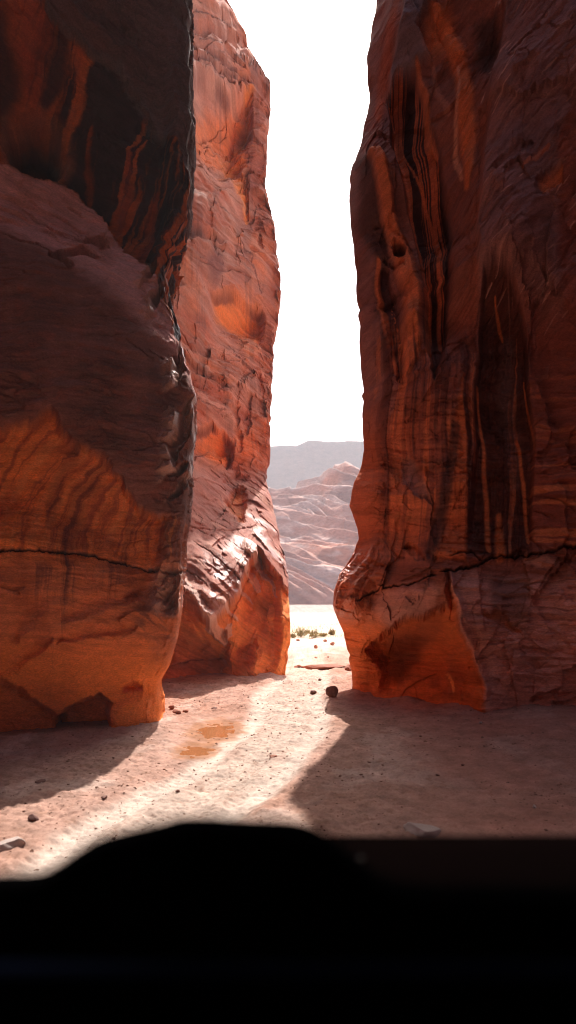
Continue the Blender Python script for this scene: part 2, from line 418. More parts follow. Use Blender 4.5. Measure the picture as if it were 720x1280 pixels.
    mixc(col, (0.10, 0.05, 0.042), 0.85 * stroke(wx, wy, [(92, 692), (93, 740), (86, 790), (80, 830)], [9, 10, 7, 3], 0.6) * sm(-.25, .15, streaks(x, y, 73, 11)))
    mixc(col, (0.14, 0.07, 0.055), 0.6 * sm(695, 712, wy) * (1 - sm(720, 780, wy)) * sm(0.05, 0.3, streaks(x, y, 75, 6)))
    mixc(col, (0.14, 0.075, 0.06), 0.7 * blob(wx, wy, 205, 775, 26, 22, -40, 0.6) * sm(-.1, .2, fbm(al * 3, ac * 12, 2, 76)))
    mixc(col, (0.03, 0.015, 0.012), 0.9 * crack)
    shadecol(col, 1 + 0.36 * band + 0.11 * (fine - .4))
    mixc(col, (0.70, 0.30, 0.11), sm(800, 850, wy))  # foot painted brighter orange for light bounced off the sand
    mixc(col, (.42, .27, .22), .85 * np.clip(fm, 0, 1) * sm(34, 12, edge) * sm(-60, -10, edge))  # flakes painted paler to whiten the sun glints along the edge
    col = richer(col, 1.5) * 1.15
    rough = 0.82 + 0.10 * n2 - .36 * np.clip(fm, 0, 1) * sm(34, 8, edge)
    return h, col, np.clip(rough, 0.34, 0.95)

# ---- taller cliff behind it
def paint_mid(PX, PY, edge):
    x, y = PX / 100, PY / 100
    n1 = fbm(x * 4.5, y * 4.5, 5, 202, .6); n2 = fbm(x * 4.5, y * 4.5, 5, 207, .6)
    wx, wy = PX + 7 * n1, PY + 7 * n2
    h, band, al, ac, fine, patch = base_detail(PX, PY, 36, 210, 1.2)
    inner = sm(1, 16, edge)
    lip = below(wx, wy, [(150, 720), (222, 742), (246, 762), (266, 782), (280, 772), (300, 752), (314, 722), (328, 690), (345, 712), (362, 735), (420, 745)])
    h = h * (1 - .65 * sm(-4, 6, lip))
    h = (1.3 + .9 * sm(600, 480, wy)) * h + .10 * facets((wx + .5 * wy) / 100 * 2.6, (wy - .5 * wx) / 100 * 4.2, 17) * sm(640, 520, wy) + 0.12 * (ridged(x * 2.3, y * 1.6, 3, 216) - .4)
    g = rbf([(240, -100, -.5), (300, -60, -.3), (250, 0, .1), (300, 30, .15), (240, 60, .12), (300, 80, .18), (330, 110, .12), (245, 108, .3), (300, 118, .32),
             (250, 150, -.35), (280, 160, -.4), (305, 140, -.2), (325, 170, .12), (240, 200, -.05), (290, 200, -.35), (325, 230, .12), (250, 250, .1), (280, 260, .1), (310, 270, -.12), (335, 300, .1),
             (235, 320, .28), (260, 340, .3), (275, 345, .25), (300, 330, .22), (330, 360, .2), (240, 400, .02), (300, 372, .3), (300, 392, -.2), (300, 430, -.05), (330, 430, .05), (250, 450, -.02), (290, 480, .22), (245, 500, .05), (330, 500, .08),
             (270, 530, .12), (270, 555, -.25), (310, 560, .02), (250, 600, .10), (300, 630, -.15), (330, 620, .12), (240, 660, .05), (290, 680, .22), (340, 680, .2), (235, 730, .30), (270, 770, .62), (300, 740, .55), (330, 690, .42), (352, 720, .3),
             (225, 800, -.1), (260, 830, -.25), (240, 855, -.2), (285, 820, .0), (295, 845, .05), (325, 760, .0), (320, 830, .05), (350, 780, .05), (355, 840, .08)], PX, PY, 14)
    h = h + 1.9 * g * (0.25 + 0.75 * inner) * sm(-50, 0, edge)
    # overhanging rims: sharp cut below, filling back lower down
    ledge_shade = np.zeros(PX.shape, np.float32)  # thin dark lines that paint shade under the ledges
    def cut(pts, dep, wdt, fill, x0, x1, soft=6):
        b = below(wx, wy, pts)
        if fill < 100: np.maximum(ledge_shade, np.exp(-((b - 1.5) / 1.6) ** 2) * sm(x0 - soft, x0 + soft, PX) * (1 - sm(x1 - soft, x1 + soft, PX)) * sm(-.5, .1, perlin(x * 5, y * 5, 247)), out=ledge_shade)
        return -2.6 * dep * (.15 + .85 * inner) * sm(-1, wdt * .6, b) * (1 - sm(fill * 0.4, fill, b)) * sm(x0 - soft, x0 + soft, PX) * (1 - sm(x1 - soft, x1 + soft, PX))
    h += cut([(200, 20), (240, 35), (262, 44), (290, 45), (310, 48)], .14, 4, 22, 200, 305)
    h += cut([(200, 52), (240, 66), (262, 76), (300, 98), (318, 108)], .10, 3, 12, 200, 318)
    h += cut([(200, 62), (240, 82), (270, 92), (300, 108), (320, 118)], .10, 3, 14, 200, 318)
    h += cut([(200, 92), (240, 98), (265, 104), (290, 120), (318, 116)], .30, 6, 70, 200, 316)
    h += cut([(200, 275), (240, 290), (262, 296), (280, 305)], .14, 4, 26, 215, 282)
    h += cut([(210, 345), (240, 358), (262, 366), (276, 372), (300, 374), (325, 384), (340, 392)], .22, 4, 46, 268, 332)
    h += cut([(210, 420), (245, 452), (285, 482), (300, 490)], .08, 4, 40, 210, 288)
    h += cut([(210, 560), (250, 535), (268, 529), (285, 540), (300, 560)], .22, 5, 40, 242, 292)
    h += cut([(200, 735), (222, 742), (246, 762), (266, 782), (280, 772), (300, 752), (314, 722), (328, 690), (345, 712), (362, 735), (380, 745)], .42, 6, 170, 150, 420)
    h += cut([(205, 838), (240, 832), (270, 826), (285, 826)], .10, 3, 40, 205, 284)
    # tear-shaped hollow, pockets, grooves
    h -= 0.35 * poly(wx, wy, [(287, 622), (298, 610), (312, 612), (310, 632), (312, 652), (302, 648), (292, 636)], 4)
    h -= 0.2 * poly(wx, wy, [(285, 598), (300, 588), (316, 596), (300, 604)], 3)
    h -= 0.25 * poly(wx, wy, [(305, 815), (318, 805), (322, 825), (316, 842), (308, 838)], 5)
    h -= 0.25 * stroke(wx, wy, [(284, 790), (286, 820), (289, 852)], [3, 4, 6], .6)
    for pts, wd, dp in (([(303, 112), (293, 140), (292, 158)], [3, 4, 3], .12), ([(290, 175), (300, 210), (308, 240), (311, 262)], [7, 8, 6, 2], .16), ([(314, 215), (311, 235)], [3, 3], .08), ([(268, 250), (262, 290), (276, 330)], [3, 4, 3], .07),
                        ([(326, 290), (331, 310)], [2, 3], .07), ([(303, 485), (300, 520), (303, 560)], [3, 4, 3], .07), ([(317, 500), (312, 540)], [4, 4], .08), ([(330, 470), (332, 500)], [3, 3], .05),
                        ([(252, 810), (262, 803)], [3, 3], .07), ([(240, 770), (262, 800)], [2, 3], .03), ([(286, 545), (292, 575)], [3, 4], .08), ([(245, 662), (290, 668), (325, 660)], [1, 1.5, 1], .03)):
        h -= 1.9 * dp * stroke(wx, wy, pts, wd, .6)
    apron = sm(0, 10, below(wx, wy, [(250, 800), (284, 770), (300, 752), (314, 722), (328, 690), (345, 712), (362, 735), (400, 745)])) * sm(282, 292, wx)
    fx = wx + 0.35 * (wy - 780) + 10 * fbm(x * 2, y * 2, 2, 215)
    flute = ridged(fx / 100 * 4.2, y * 0.5, 3, 220)
    h += apron * 0.20 * (.3 + .7 * inner) * (flute - .35)
    slope = sm(560, 610, wy - 0.2 * (300 - wx)) * (1 - sm(-2, 3, below(wx, wy, [(150, 720), (222, 742), (246, 762), (266, 782), (280, 772), (300, 752), (314, 722), (328, 690), (345, 712), (362, 735), (420, 745)])))
    # the lip of the slope rounds over into steps that the sun reaches
    lip = below(wx, wy, [(150, 720), (222, 742), (246, 762), (266, 782), (280, 772), (300, 752), (314, 722), (328, 690), (345, 712), (362, 735), (420, 745)])
    st = terrace((lip + 10 * perlin(al * 2, ac * 2, 231)) / 17.0, 0.9)
    lipm = sm(-75, -20, lip) * (1 - sm(-3, 2, lip))
    h += 0.05 * lipm * st + 0.10 * lipm * sm(-45, 0, lip)
    def shelf(pts, wd, p, soft=7):
        q = np.array(pts, float); t = below(wx, wy, pts) / wd
        e = sm(q[0, 0] - soft, q[0, 0] + soft, wx) * (1 - sm(q[-1, 0] - soft, q[-1, 0] + soft, wx))
        return .6 * p * inner * e * np.clip(t, 0, 1) * (1 - sm(1.0, 1.18, t)) * (.75 + .5 * ridged((wx - .6 * wy) / 100 * 9, y * 1.5, 2, 236))
    h0_ = h.copy()
    h += shelf([(228, 722), (240, 733), (252, 748), (268, 770)], 15, .34) + shelf([(262, 762), (272, 772), (282, 782), (292, 770)], 22, .36) + shelf([(278, 752), (290, 757), (302, 764)], 8, .2)
    h += shelf([(303, 695), (315, 705), (328, 716)], 18, .36) + shelf([(312, 672), (322, 680), (330, 690)], 22, .36) + shelf([(322, 655), (332, 662), (342, 676)], 18, .3) + shelf([(328, 700), (340, 712), (354, 735)], 12, .3) + shelf([(300, 730), (310, 735), (320, 742)], 8, .2)
    shl = h - h0_
    h += slope * 0.012 * ridged(al * 1.2, ac * 16, 2, 232)
    # ---- pigments
    col = np.empty(PX.shape + (3,), np.float32); col[:] = PINK
    mixc(col, RED, 0.5 * sm(-.1, .4, fbm(x * 1.8, y * 1.2, 3, 240)))
    mixc(col, ORANGE, 0.5 * sm(0.0, .4, fbm(x * 2.4, y * 1.6, 3, 243)))
    def m(c, k, mask): mixc(col, c, k * mask)
    m((0.40, 0.14, 0.07), .7, sm(40, -10, wy))
    m((0.58, 0.20, 0.07), .95, poly(wx, wy, [(235, 122), (300, 122), (318, 118), (314, 140), (300, 165), (296, 190), (270, 185), (240, 165)], 8))  # orange of the pockets paints in extra bounced sunlight
    m((0.62, 0.25, 0.07), .9, stroke(wx, wy, [(316, 118), (305, 150), (290, 172), (302, 205), (309, 250), (312, 270)], [6, 8, 11, 10, 6, 2], .6))
    m((0.62, 0.25, 0.07), .9, blob(wx, wy, 280, 204, 7, 5))
    m(DEEP, .8, poly(wx, wy, [(215, 205), (245, 205), (285, 232), (288, 290), (262, 298), (215, 290)], 8))
    m((0.17, 0.08, 0.06), .6, poly(wx, wy, [(215, 205), (250, 205), (285, 232), (284, 255), (230, 262)], 8) * sm(-.1, .3, streaks(x, y, 246, 7)))
    m((0.16, 0.06, 0.05), .75, blob(wx, wy, 274, 343, 10, 20, 0, .5))
    m((0.62, 0.24, 0.07), .95, poly(wx, wy, [(272, 372), (300, 374), (328, 386), (332, 398), (326, 440), (310, 420), (300, 405), (276, 392)], 6))
    m((0.55, 0.26, 0.14), .8, poly(wx, wy, [(300, 405), (330, 395), (330, 445), (312, 450)], 6))
    m(DEEP, .75, poly(wx, wy, [(215, 385), (268, 400), (278, 450), (240, 445), (215, 420)], 8))
    m(DEEP, .7, poly(wx, wy, [(225, 460), (284, 486), (288, 525), (240, 530), (215, 500)], 8))
    m((0.60, 0.21, 0.06), .95, poly(wx, wy, [(245, 545), (262, 530), (284, 538), (292, 560), (285, 580), (262, 565)], 6))
    m((0.55, 0.19, 0.07), .8, poly(wx, wy, [(300, 545), (340, 530), (336, 612), (318, 600), (302, 580)], 8))
    m(DEEP, .7, blob(wx, wy, 331, 475, 5, 14)); m(RED, .7, blob(wx, wy, 312, 525, 7, 18))
    m((0.30, 0.155, 0.125), .9, slope)
    m((0.55, 0.20, 0.075), .9, poly(wx, wy, [(287, 622), (298, 610), (312, 612), (312, 652), (302, 648)], 4))
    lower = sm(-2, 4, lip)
    m((0.62, 0.25, 0.09), .95, lower)  # below the lip, bounce light painted in as brighter orange
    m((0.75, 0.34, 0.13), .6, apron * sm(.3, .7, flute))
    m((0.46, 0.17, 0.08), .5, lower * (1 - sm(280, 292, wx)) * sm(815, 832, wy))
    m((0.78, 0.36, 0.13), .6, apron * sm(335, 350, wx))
    mixc(col, (0.12, 0.06, 0.05), 0.35 * sm(.15, .35, streaks(x, y, 250, 5)) * (1 - lower) * (1 - slope))
    mixc(col, (0.50, 0.30, 0.22), 0.35 * sm(.1, .35, fbm(al * 1.2, ac * 7, 3, 252)) * (1 - lower))
    shadecol(col, 1 + 0.36 * band + 0.11 * (fine - .4))
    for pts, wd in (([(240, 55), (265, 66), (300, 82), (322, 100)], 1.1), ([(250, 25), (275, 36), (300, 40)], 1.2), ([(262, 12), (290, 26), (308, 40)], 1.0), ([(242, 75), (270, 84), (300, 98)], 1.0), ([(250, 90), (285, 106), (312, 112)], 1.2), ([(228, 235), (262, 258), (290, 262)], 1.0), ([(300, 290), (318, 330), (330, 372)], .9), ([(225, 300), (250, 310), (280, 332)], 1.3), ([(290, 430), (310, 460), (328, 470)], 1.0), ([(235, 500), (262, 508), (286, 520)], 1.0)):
        sk = stroke(wx, wy, pts, wd, .6); np.maximum(ledge_shade, sk, out=ledge_shade)
    mixc(col, (.13, .045, .03), .75 * ledge_shade)  # ledge shadows put into the colour
    mixc(col, (.50, .36, .31), .75 * (shl > .04))  # shelf steps painted paler to brighten their sun patches
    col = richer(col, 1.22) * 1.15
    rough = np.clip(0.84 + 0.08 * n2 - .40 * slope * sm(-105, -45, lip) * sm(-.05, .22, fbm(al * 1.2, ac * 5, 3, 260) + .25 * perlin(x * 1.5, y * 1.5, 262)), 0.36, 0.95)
    return h, col, rough

def curm_(wx, wy):
    return sm(380, 450, wy) * (1 - sm(690, 715, wy)) * sm(450, 480, wx) * (1 - sm(655, 668, wx))

# ---- cliff on the right side of the slot
def paint_right(PX, PY, edge):
    x, y = PX / 100, PY / 100
    n1 = fbm(x * 4, y * 3, 5, 302, .6); n2 = fbm(x * 4, y * 3, 5, 307, .6)
    wx, wy = PX + 8 * n1, PY + 10 * n2
    sx = PX + 7 * perlin(x * 1.2, y * 0.7, 309) + 3 * perlin(x * 3, y * 1.5, 310)     # for things that run downwards
    h, band, al, ac, fine, patch = base_detail(PX, PY, -48, 310, .8)
    h2, band2, al2, ac2, fine2, _ = base_detail(PX, PY, 3, 360, .9)
    low = sm(380, 560, wy + 0.4 * (wx - 600))
    h = h + (h2 - h) * low; band = band + (band2 - band) * low; fine = fine + (fine2 - fine) * low
    inner = sm(2, 24, edge); h = h * (1 - .15 * sm(770, 810, wy) * (1 - sm(590, 610, wx)))
    g = rbf([(450, -60, .0), (520, -60, .2), (600, -60, 0), (700, -60, .2), (450, 60, .05), (500, 60, .2), (570, 80, -.1), (610, 60, -.1), (650, 120, .25), (710, 150, .2),
             (450, 220, .15), (480, 220, .1), (510, 200, -.15), (540, 260, -.35), (555, 180, -.2), (580, 200, -.05), (600, 260, .2), (660, 300, .28), (715, 300, .05),
             (450, 350, .08), (490, 380, -.05), (515, 400, .05), (540, 400, -.25), (565, 350, .1), (590, 340, .28), (640, 350, .25), (620, 400, -.05), (700, 420, .05),
             (455, 480, .05), (500, 500, .12), (560, 460, .15), (575, 520, .2), (620, 520, -.12), (660, 500, .0), (700, 520, .06),
             (450, 600, .08), (510, 590, .05), (560, 600, .15), (590, 650, .05), (640, 640, -.05), (700, 640, .08), (440, 700, .1), (500, 700, .1), (560, 720, .25), (640, 720, .08), (710, 720, .1),
             (425, 750, .05), (460, 770, .12), (500, 760, .25), (545, 755, .28), (575, 790, .25), (640, 790, .1), (710, 800, .06), (445, 830, .0), (480, 820, -.2), (520, 810, -.45), (555, 820, -.3), (590, 850, .12), (605, 880, .1), (660, 880, .05), (715, 885, .0),
             (480, 868, -.05), (530, 875, -.05), (570, 885, .05)], PX, PY, 8)
    h = h + 2.0 * g * (0.25 + 0.75 * inner) * sm(-50, 0, edge)
    h += .13 * facets(sx / 100 * 1.7 + .15 * n1, y * .75 + .15 * n2, 12) * inner * (1 - .6 * curm_(wx, wy)) + .06 * facets((sx + .5 * wy) / 100 * 3.1, y * 1.9, 14) * inner
    # sharp edges of the panels
    pan = beside(sx, wy, [(640, -80), (618, 60), (606, 130), (600, 200), (596, 260), (590, 345)])
    h += 0.24 * sm(-3, 4, pan) * (1 - sm(20, 120, pan)) * (1 - sm(340, 356, wy))
    arch = poly(sx, wy, [(597, 352), (612, 346), (632, 352), (646, 380), (655, 430), (660, 560), (665, 700), (580, 700), (588, 600), (590, 480), (594, 400)], 4)
    archdist = arch * (1 - sm(640, 700, wy))
    h -= 0.26 * archdist
    lens = poly(sx, wy, [(484, 128), (500, 105), (520, 98), (545, 150), (556, 240), (560, 340), (552, 420), (538, 480), (530, 430), (526, 330), (508, 260), (492, 190)], 4)
    h -= 0.28 * lens
    slate = poly(sx, wy, [(508, -80), (545, -80), (530, 20), (520, 55), (535, 75), (515, 95), (486, 130), (486, 110), (498, 60)], 3)
    h += 0.18 * slate
    # left columns, knots and hole
    colA = stroke(sx, wy, [(468, 205), (472, 240), (482, 280), (500, 320), (510, 360), (512, 420), (498, 470)], [7, 8, 9, 12, 11, 11, 6], .5)
    h += 0.18 * colA
    hole = blob(wx, wy, 494, 305, 8, 11, 0, .4)
    h -= 0.35 * hole + 0.12 * stroke(wx, wy, [(476, 322), (490, 327), (500, 326)], [2, 4, 3], .5)
    h -= 0.12 * stroke(sx, wy, [(478, 335), (484, 400), (492, 480)], [5, 9, 5], .5)
    colB = stroke(sx, wy, [(545, 20), (566, 60), (577, 110), (583, 170), (578, 230)], [9, 9, 9, 8, 3], .5)
    h += 0.06 * colB - 0.08 * stroke(sx, wy, [(570, -20), (560, 20), (548, 45)], [10, 12, 6], .5)
    wedge = poly(sx, wy, [(573, 478), (578, 520), (582, 600), (580, 705), (540, 705), (556, 620), (566, 540)], 3)
    h += 0.05 * wedge
    flap = poly(wx, wy, [(498, 575), (515, 580), (534, 608), (535, 632), (515, 622), (500, 600)], 3)
    h -= 0.12 * flap
    # curtain fluting
    cur = streaks(sx / 100, y, 320, 5.5)
    curm = sm(380, 450, wy) * (1 - sm(690, 715, wy)) * sm(450, 480, wx) * (1 - sm(655, 668, wx))
    h += 0.10 * curm * cur + 0.012 * curm * ridged(al2 * 2, ac2 * 14, 2, 325)
    # cracks
    def crack_line(pts, wd, sd):
        jag = PY + 3 * perlin(x * 11, y * 0 + 2.1, sd) + 1.5 * perlin(x * 34, y * 0 + 5.1, sd + 1)
        p = np.array(pts, float)
        ct = below(PX, jag, pts)
        e = sm(p[0, 0] - 4, p[0, 0] + 4, PX) * (1 - sm(p[-1, 0] - 4, p[-1, 0] + 4, PX))
        return e * np.exp(-(ct / (wd * (0.7 + 0.5 * perlin(x * 5, y * 0, sd + 2)))) ** 2), ct, e
    c1, t1, e1 = crack_line([(548, 722), (565, 720), (590, 713), (612, 700), (628, 697), (658, 697), (690, 690), (720, 684), (820, 672), (900, 668)], 2.0, 330)
    c2, t2, e2 = crack_line([(443, 758), (460, 745), (477, 737), (500, 736), (524, 732), (540, 724)], 1.4, 334)
    c3, t3, e3 = crack_line([(560, 700), (572, 695), (590, 698), (600, 706)], 1.3, 338)
    cr = np.maximum(np.maximum(c1, c2), c3)
    h -= 0.10 * cr + 0.03 * e1 * sm(-1, 1, t1) * (1 - sm(8, 50, t1)) + 0.03 * e2 * sm(-1, 1, t2) * (1 - sm(6, 40, t2))
    h -= 0.16 * poly(wx, wy, [(499, 688), (510, 683), (522, 692), (526, 704), (512, 698)], 2) + 0.08 * poly(wx, wy, [(528, 696), (545, 700), (540, 706), (530, 704)], 2)
    h -= 0.05 * stroke(wx, wy, [(480, 640), (476, 670), (486, 690), (500, 700)], [1, 2, 2, 1], .5)
    # alcove at the foot
    ar = poly(wx, wy, [(455, 812), (470, 796), (500, 775), (535, 768), (558, 762), (556, 725), (562, 745), (570, 790), (582, 812), (600, 850), (605, 895), (540, 885), (500, 872), (470, 868), (478, 842)], 4)
    h -= 0.36 * ar * (1 - sm(835, 880, wy))
    h -= 0.08 * stroke(wx, wy, [(462, 805), (476, 835), (480, 862)], [3, 6, 4], .6)
    h += 0.12 * blob(wx, wy, 525, 850, 30, 40, 30, .8) 
    rdg = stroke(wx, wy, [(553, 722), (566, 765), (575, 795), (594, 838), (605, 893)], [6, 8, 8, 8, 10], .9)
    h += 0.16 * rdg
    for pts, wd, dp in (([(603, 770), (625, 776), (648, 792)], [3, 7, 2], .03), ([(660, 872), (690, 868), (730, 870)], [2, 4, 3], .05), ([(612, 820), (640, 812), (700, 815)], [2, 3, 2], .03), ([(690, 880), (730, 878)], [3, 3], .05),
                        ([(615, 235), (640, 215), (660, 205)], [3, 5, 3], .03), ([(675, 258), (692, 240), (696, 225)], [8, 7, 2], .06), ([(636, 95), (670, 65)], [2, 3], .03)):
        h -= 2.0 * dp * stroke(wx, wy, pts, wd, .6)
    # nose with slanting ribs that the sun catches
    nose = sm(60, 20, edge) * sm(675, 700, PY) * (1 - sm(765, 785, PY))
    na, nc = rot(wx, wy, -55)
    tn = nc / 12.0 - np.floor(nc / 12.0); h += nose * sm(-40, -4, edge) * .13 * np.where(tn < .4, tn / .4, (1 - tn) / .6) + .55 * sm(52, 14, edge) * sm(-30, 0, edge) * sm(685, 762, PY) * (1 - sm(762, 792, PY))
    flm = sm(60, 25, edge) * sm(765, 790, PY)
    h += flm * 0.05 * ridged((wx - 0.25 * wy) / 100 * 6, y, 2, 345)
    # ---- pigments
    col = np.empty(PX.shape + (3,), np.float32); col[:] = (0.20, 0.08, 0.055)
    def m(c, k, mask): mixc(col, c, k * mask)
    top = 1 - sm(330, 420, wy - 0.1 * (wx - 600))
    m((0.20, 0.105, 0.092), .9, top * sm(-5, 5, pan))
    m((0.20, 0.105, 0.09), .9, (1 - sm(30, 44, edge)) * (1 - sm(520, 580, wy)))
    m((0.13, 0.08, 0.08), .6, top * sm(-5, 5, pan) * sm(-.1, .35, fbm(x * 1.6, y * 1.2, 3, 349)))
    m((0.12, 0.055, 0.046), .55, (1 - sm(-30, 10, pan)) * (1 - sm(380, 520, wy)) * sm(-.35, .15, fbm(x * 1.5, y * .7, 3, 347)))
    m((0.19, 0.065, 0.042), .8, poly(sx, wy, [(690, 190), (740, 120), (900, 60), (900, 520), (720, 520), (705, 380), (694, 260)], 6))
    m(SLATE, .95, slate)
    m((0.17, 0.06, 0.045), .8, poly(sx, wy, [(470, -60), (500, -60), (496, 40), (484, 110), (470, 200), (455, 200), (470, 100)], 5))
    m((0.30, 0.10, 0.055), .7, stroke(sx, wy, [(492, 20), (484, 60), (478, 100), (470, 150)], [3, 6, 8, 4], .6))
    m((0.035, 0.015, 0.013), .97, lens)
    m((0.38, 0.12, 0.055), .8, lens * sm(.12, .22, streaks((sx - 12 * sm(100, 400, wy)) / 100, y * .4, 351, 9)))
    for pts, wd, c in (([(500, 150), (520, 200), (538, 250), (546, 320), (547, 420)], [1.5, 2, 3, 3, 2.5], (0.40, .13, .06)), ([(485, 130), (500, 190), (512, 270), (526, 330), (530, 420), (524, 460)], [1.2, 2, 2.5, 2, 3, 2], (.42, .15, .08)),
                       ([(522, 90), (535, 130), (545, 165)], [3, 4, 2], (.42, .15, .07)), ([(538, 80), (545, 110), (560, 130)], [2, 4, 3], (.3, .14, .1))):
        m(c, .85, stroke(sx, wy, pts, wd, .6))
    m((0.42, 0.145, 0.065), .9, colB); m((0.45, 0.15, 0.06), .8, blob(wx, wy, 545, 40, 16, 32, 20))
    m((0.48, 0.25, 0.17), .7, stroke(sx, wy, [(566, 70), (570, 130), (568, 180), (572, 215)], [1.5, 2, 3, 2], .6))
    m((0.035, 0.018, 0.016), .85, poly(sx, wy, [(585, 30), (612, 20), (618, 60), (606, 95), (592, 80)], 8))
    m((0.05, 0.026, 0.022), .8, poly(sx, wy, [(448, 205), (466, 200), (470, 240), (480, 290), (480, 470), (470, 470), (466, 330), (444, 290)], 6))
    m((0.42, 0.155, 0.075), .9, colA); m((.02, .01, .01), .8, hole)
    m((0.05, 0.02, 0.018), .9, stroke(sx, wy, [(478, 335), (484, 400), (492, 480)], [5, 9, 5], .5))
    m((0.42, 0.14, 0.06), .8, stroke(sx, wy, [(468, 325), (474, 400), (482, 470)], [3, 4, 4], .5))
    m((0.42, 0.15, 0.07), .8, stroke(wx, wy, [(484, 370), (490, 410), (492, 440)], [1, 2, 1], .8) * sm(0, .3, perlin(x * 30, y * 20, 352)))
    m((0.36, 0.12, 0.055), .7, sm(480, 580, wy) * (1 - sm(20, 90, edge)))
    m((0.085, 0.036, 0.03), .85, curm * sm(-.02, .2, cur)); m((0.45, 0.17, 0.085), .7, curm * sm(.08, .3, -cur))
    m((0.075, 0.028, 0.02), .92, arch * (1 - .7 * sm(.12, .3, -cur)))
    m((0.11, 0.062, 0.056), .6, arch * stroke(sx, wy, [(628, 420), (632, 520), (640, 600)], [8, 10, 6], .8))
    for pts, wd in (([(612, 370), (618, 400), (622, 420)], [1, 2, 1]), ([(640, 540), (650, 600), (660, 680)], [1.5, 2.5, 2.5]), ([(652, 470), (661, 560)], [.8, 1.2]), ([(618, 640), (622, 700)], [4, 7]), ([(592, 480), (598, 560), (606, 690)], [1.5, 2, 3])):
        m((0.46, 0.16, 0.065), .85, stroke(sx, wy, pts, wd, .6))
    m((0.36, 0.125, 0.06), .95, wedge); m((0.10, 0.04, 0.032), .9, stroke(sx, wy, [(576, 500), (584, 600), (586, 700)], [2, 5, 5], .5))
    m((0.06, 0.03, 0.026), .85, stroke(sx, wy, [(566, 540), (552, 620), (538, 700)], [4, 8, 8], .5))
    m((0.22, 0.12, 0.10), .9, flap)
    rightm = sm(655, 668, wx) * sm(430, 520, wy) * (1 - sm(680, 690, wy))
    m((0.17, 0.058, 0.04), .8, sm(655, 668, wx) * sm(360, 440, wy) * (1 - sm(680, 695, wy)))
    hs = perlin(al2 * 0.4, ac2 * 9 + .3 * al2, 356) + .5 * perlin(al2 * .8, ac2 * 22, 357)
    m((0.45, 0.18, 0.09), .7, rightm * sm(.2, .5, hs) * (.4 + .6 * sm(560, 600, wy)))
    base = sm(715, 735, wy)
    m((0.42, 0.225, 0.185), .85, base * sm(-3, 3, beside(wx, wy, [(553, 715), (566, 765), (575, 795), (594, 838), (605, 893)])))
    m((0.33, 0.18, 0.15), .8, poly(wx, wy, [(452, 795), (470, 745), (535, 735), (553, 745), (530, 768), (490, 780)], 6))
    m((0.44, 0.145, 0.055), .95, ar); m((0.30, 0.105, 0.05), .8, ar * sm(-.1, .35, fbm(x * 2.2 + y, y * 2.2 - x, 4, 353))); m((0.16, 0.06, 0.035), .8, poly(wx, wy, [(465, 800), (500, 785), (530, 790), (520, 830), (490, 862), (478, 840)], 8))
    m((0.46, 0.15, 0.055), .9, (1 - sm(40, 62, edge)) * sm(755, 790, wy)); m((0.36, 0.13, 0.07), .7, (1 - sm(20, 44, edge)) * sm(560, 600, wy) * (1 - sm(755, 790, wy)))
    m((0.45, 0.17, 0.08), .8, stroke(wx, wy, [(605, 771), (625, 774), (646, 788)], [3, 6, 2], .7)); m((.62, .30, .12), .9, stroke(wx, wy, [(558, 848), (563, 864)], [2.5, 2], .5))
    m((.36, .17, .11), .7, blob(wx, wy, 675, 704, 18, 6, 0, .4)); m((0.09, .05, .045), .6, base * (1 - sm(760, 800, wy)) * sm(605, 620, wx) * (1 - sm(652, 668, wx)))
    m((0.42, 0.17, 0.09), .9, stroke(wx, wy, [(678, 255), (692, 243), (697, 225)], [8, 8, 2], .5)); m((0.36, 0.14, 0.085), .8, stroke(wx, wy, [(648, 240), (668, 222), (682, 210)], [2, 4, 2], .6))
    for k in range(80):                                   # pale scratches along the bedding
        u = random.random(); px0 = 595 + random.random() * 130; py0 = random.random() * 420
        ln = 8 + random.random() * 26; a = R(-48 + random.uniform(-14, 10))
        m((0.50, 0.29, 0.23), .6 * random.random(), stroke(PX, PY, [(px0, py0), (px0 + ln * .5 * math.cos(a), py0 + ln * .55 * math.sin(a)), (px0 + ln * math.cos(a), py0 + ln * math.sin(a))], [.4, 1.0, .4], .7))
    mixc(col, (0.025, 0.012, 0.01), 0.9 * cr)
    shadecol(col, 1 + 0.36 * band + 0.11 * (fine - .4))
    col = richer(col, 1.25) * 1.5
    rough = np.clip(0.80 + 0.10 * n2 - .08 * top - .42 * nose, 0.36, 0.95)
    return h, col, rough

near = cliff('sandstone_cliff',
    [(3.5, -15), (-3.6, -11), (-5.0, -3), (-4.9, 3.5), (-4.5, 7.6), (-3.06, 9.36), (-2.25, 10.05), (-1.54, 10.68), (-1.49, 11.3), (-1.75, 12.6), (-3.0, 13.9), (-8.0, 14.6)],  # stretch behind the camera is unseen, bent shut to cut sky light
    [24, 16, 18, 40, 110, 190, 200, 60, 60, 40, 30], 4, 7,
    [(-900, 236), (-300, 238), (0, 242), (60, 243), (120, 244), (200, 243), (260, 236), (300, 228), (330, 216), (350, 216), (400, 228), (440, 238), (480, 245), (520, 246), (560, 243), (600, 242), (630, 239),
     (680, 233), (720, 231), (760, 229), (800, 222), (840, 211), (858, 204), (870, 204), (885, 208), (918, 208), (1000, 208)],
    [(-1, 0.0), (20, 0.0)], 1, ZROWS, paint_near)
tag(near, 'dark cliff with an orange arched undercut and a small cave at its foot', 'cliff')

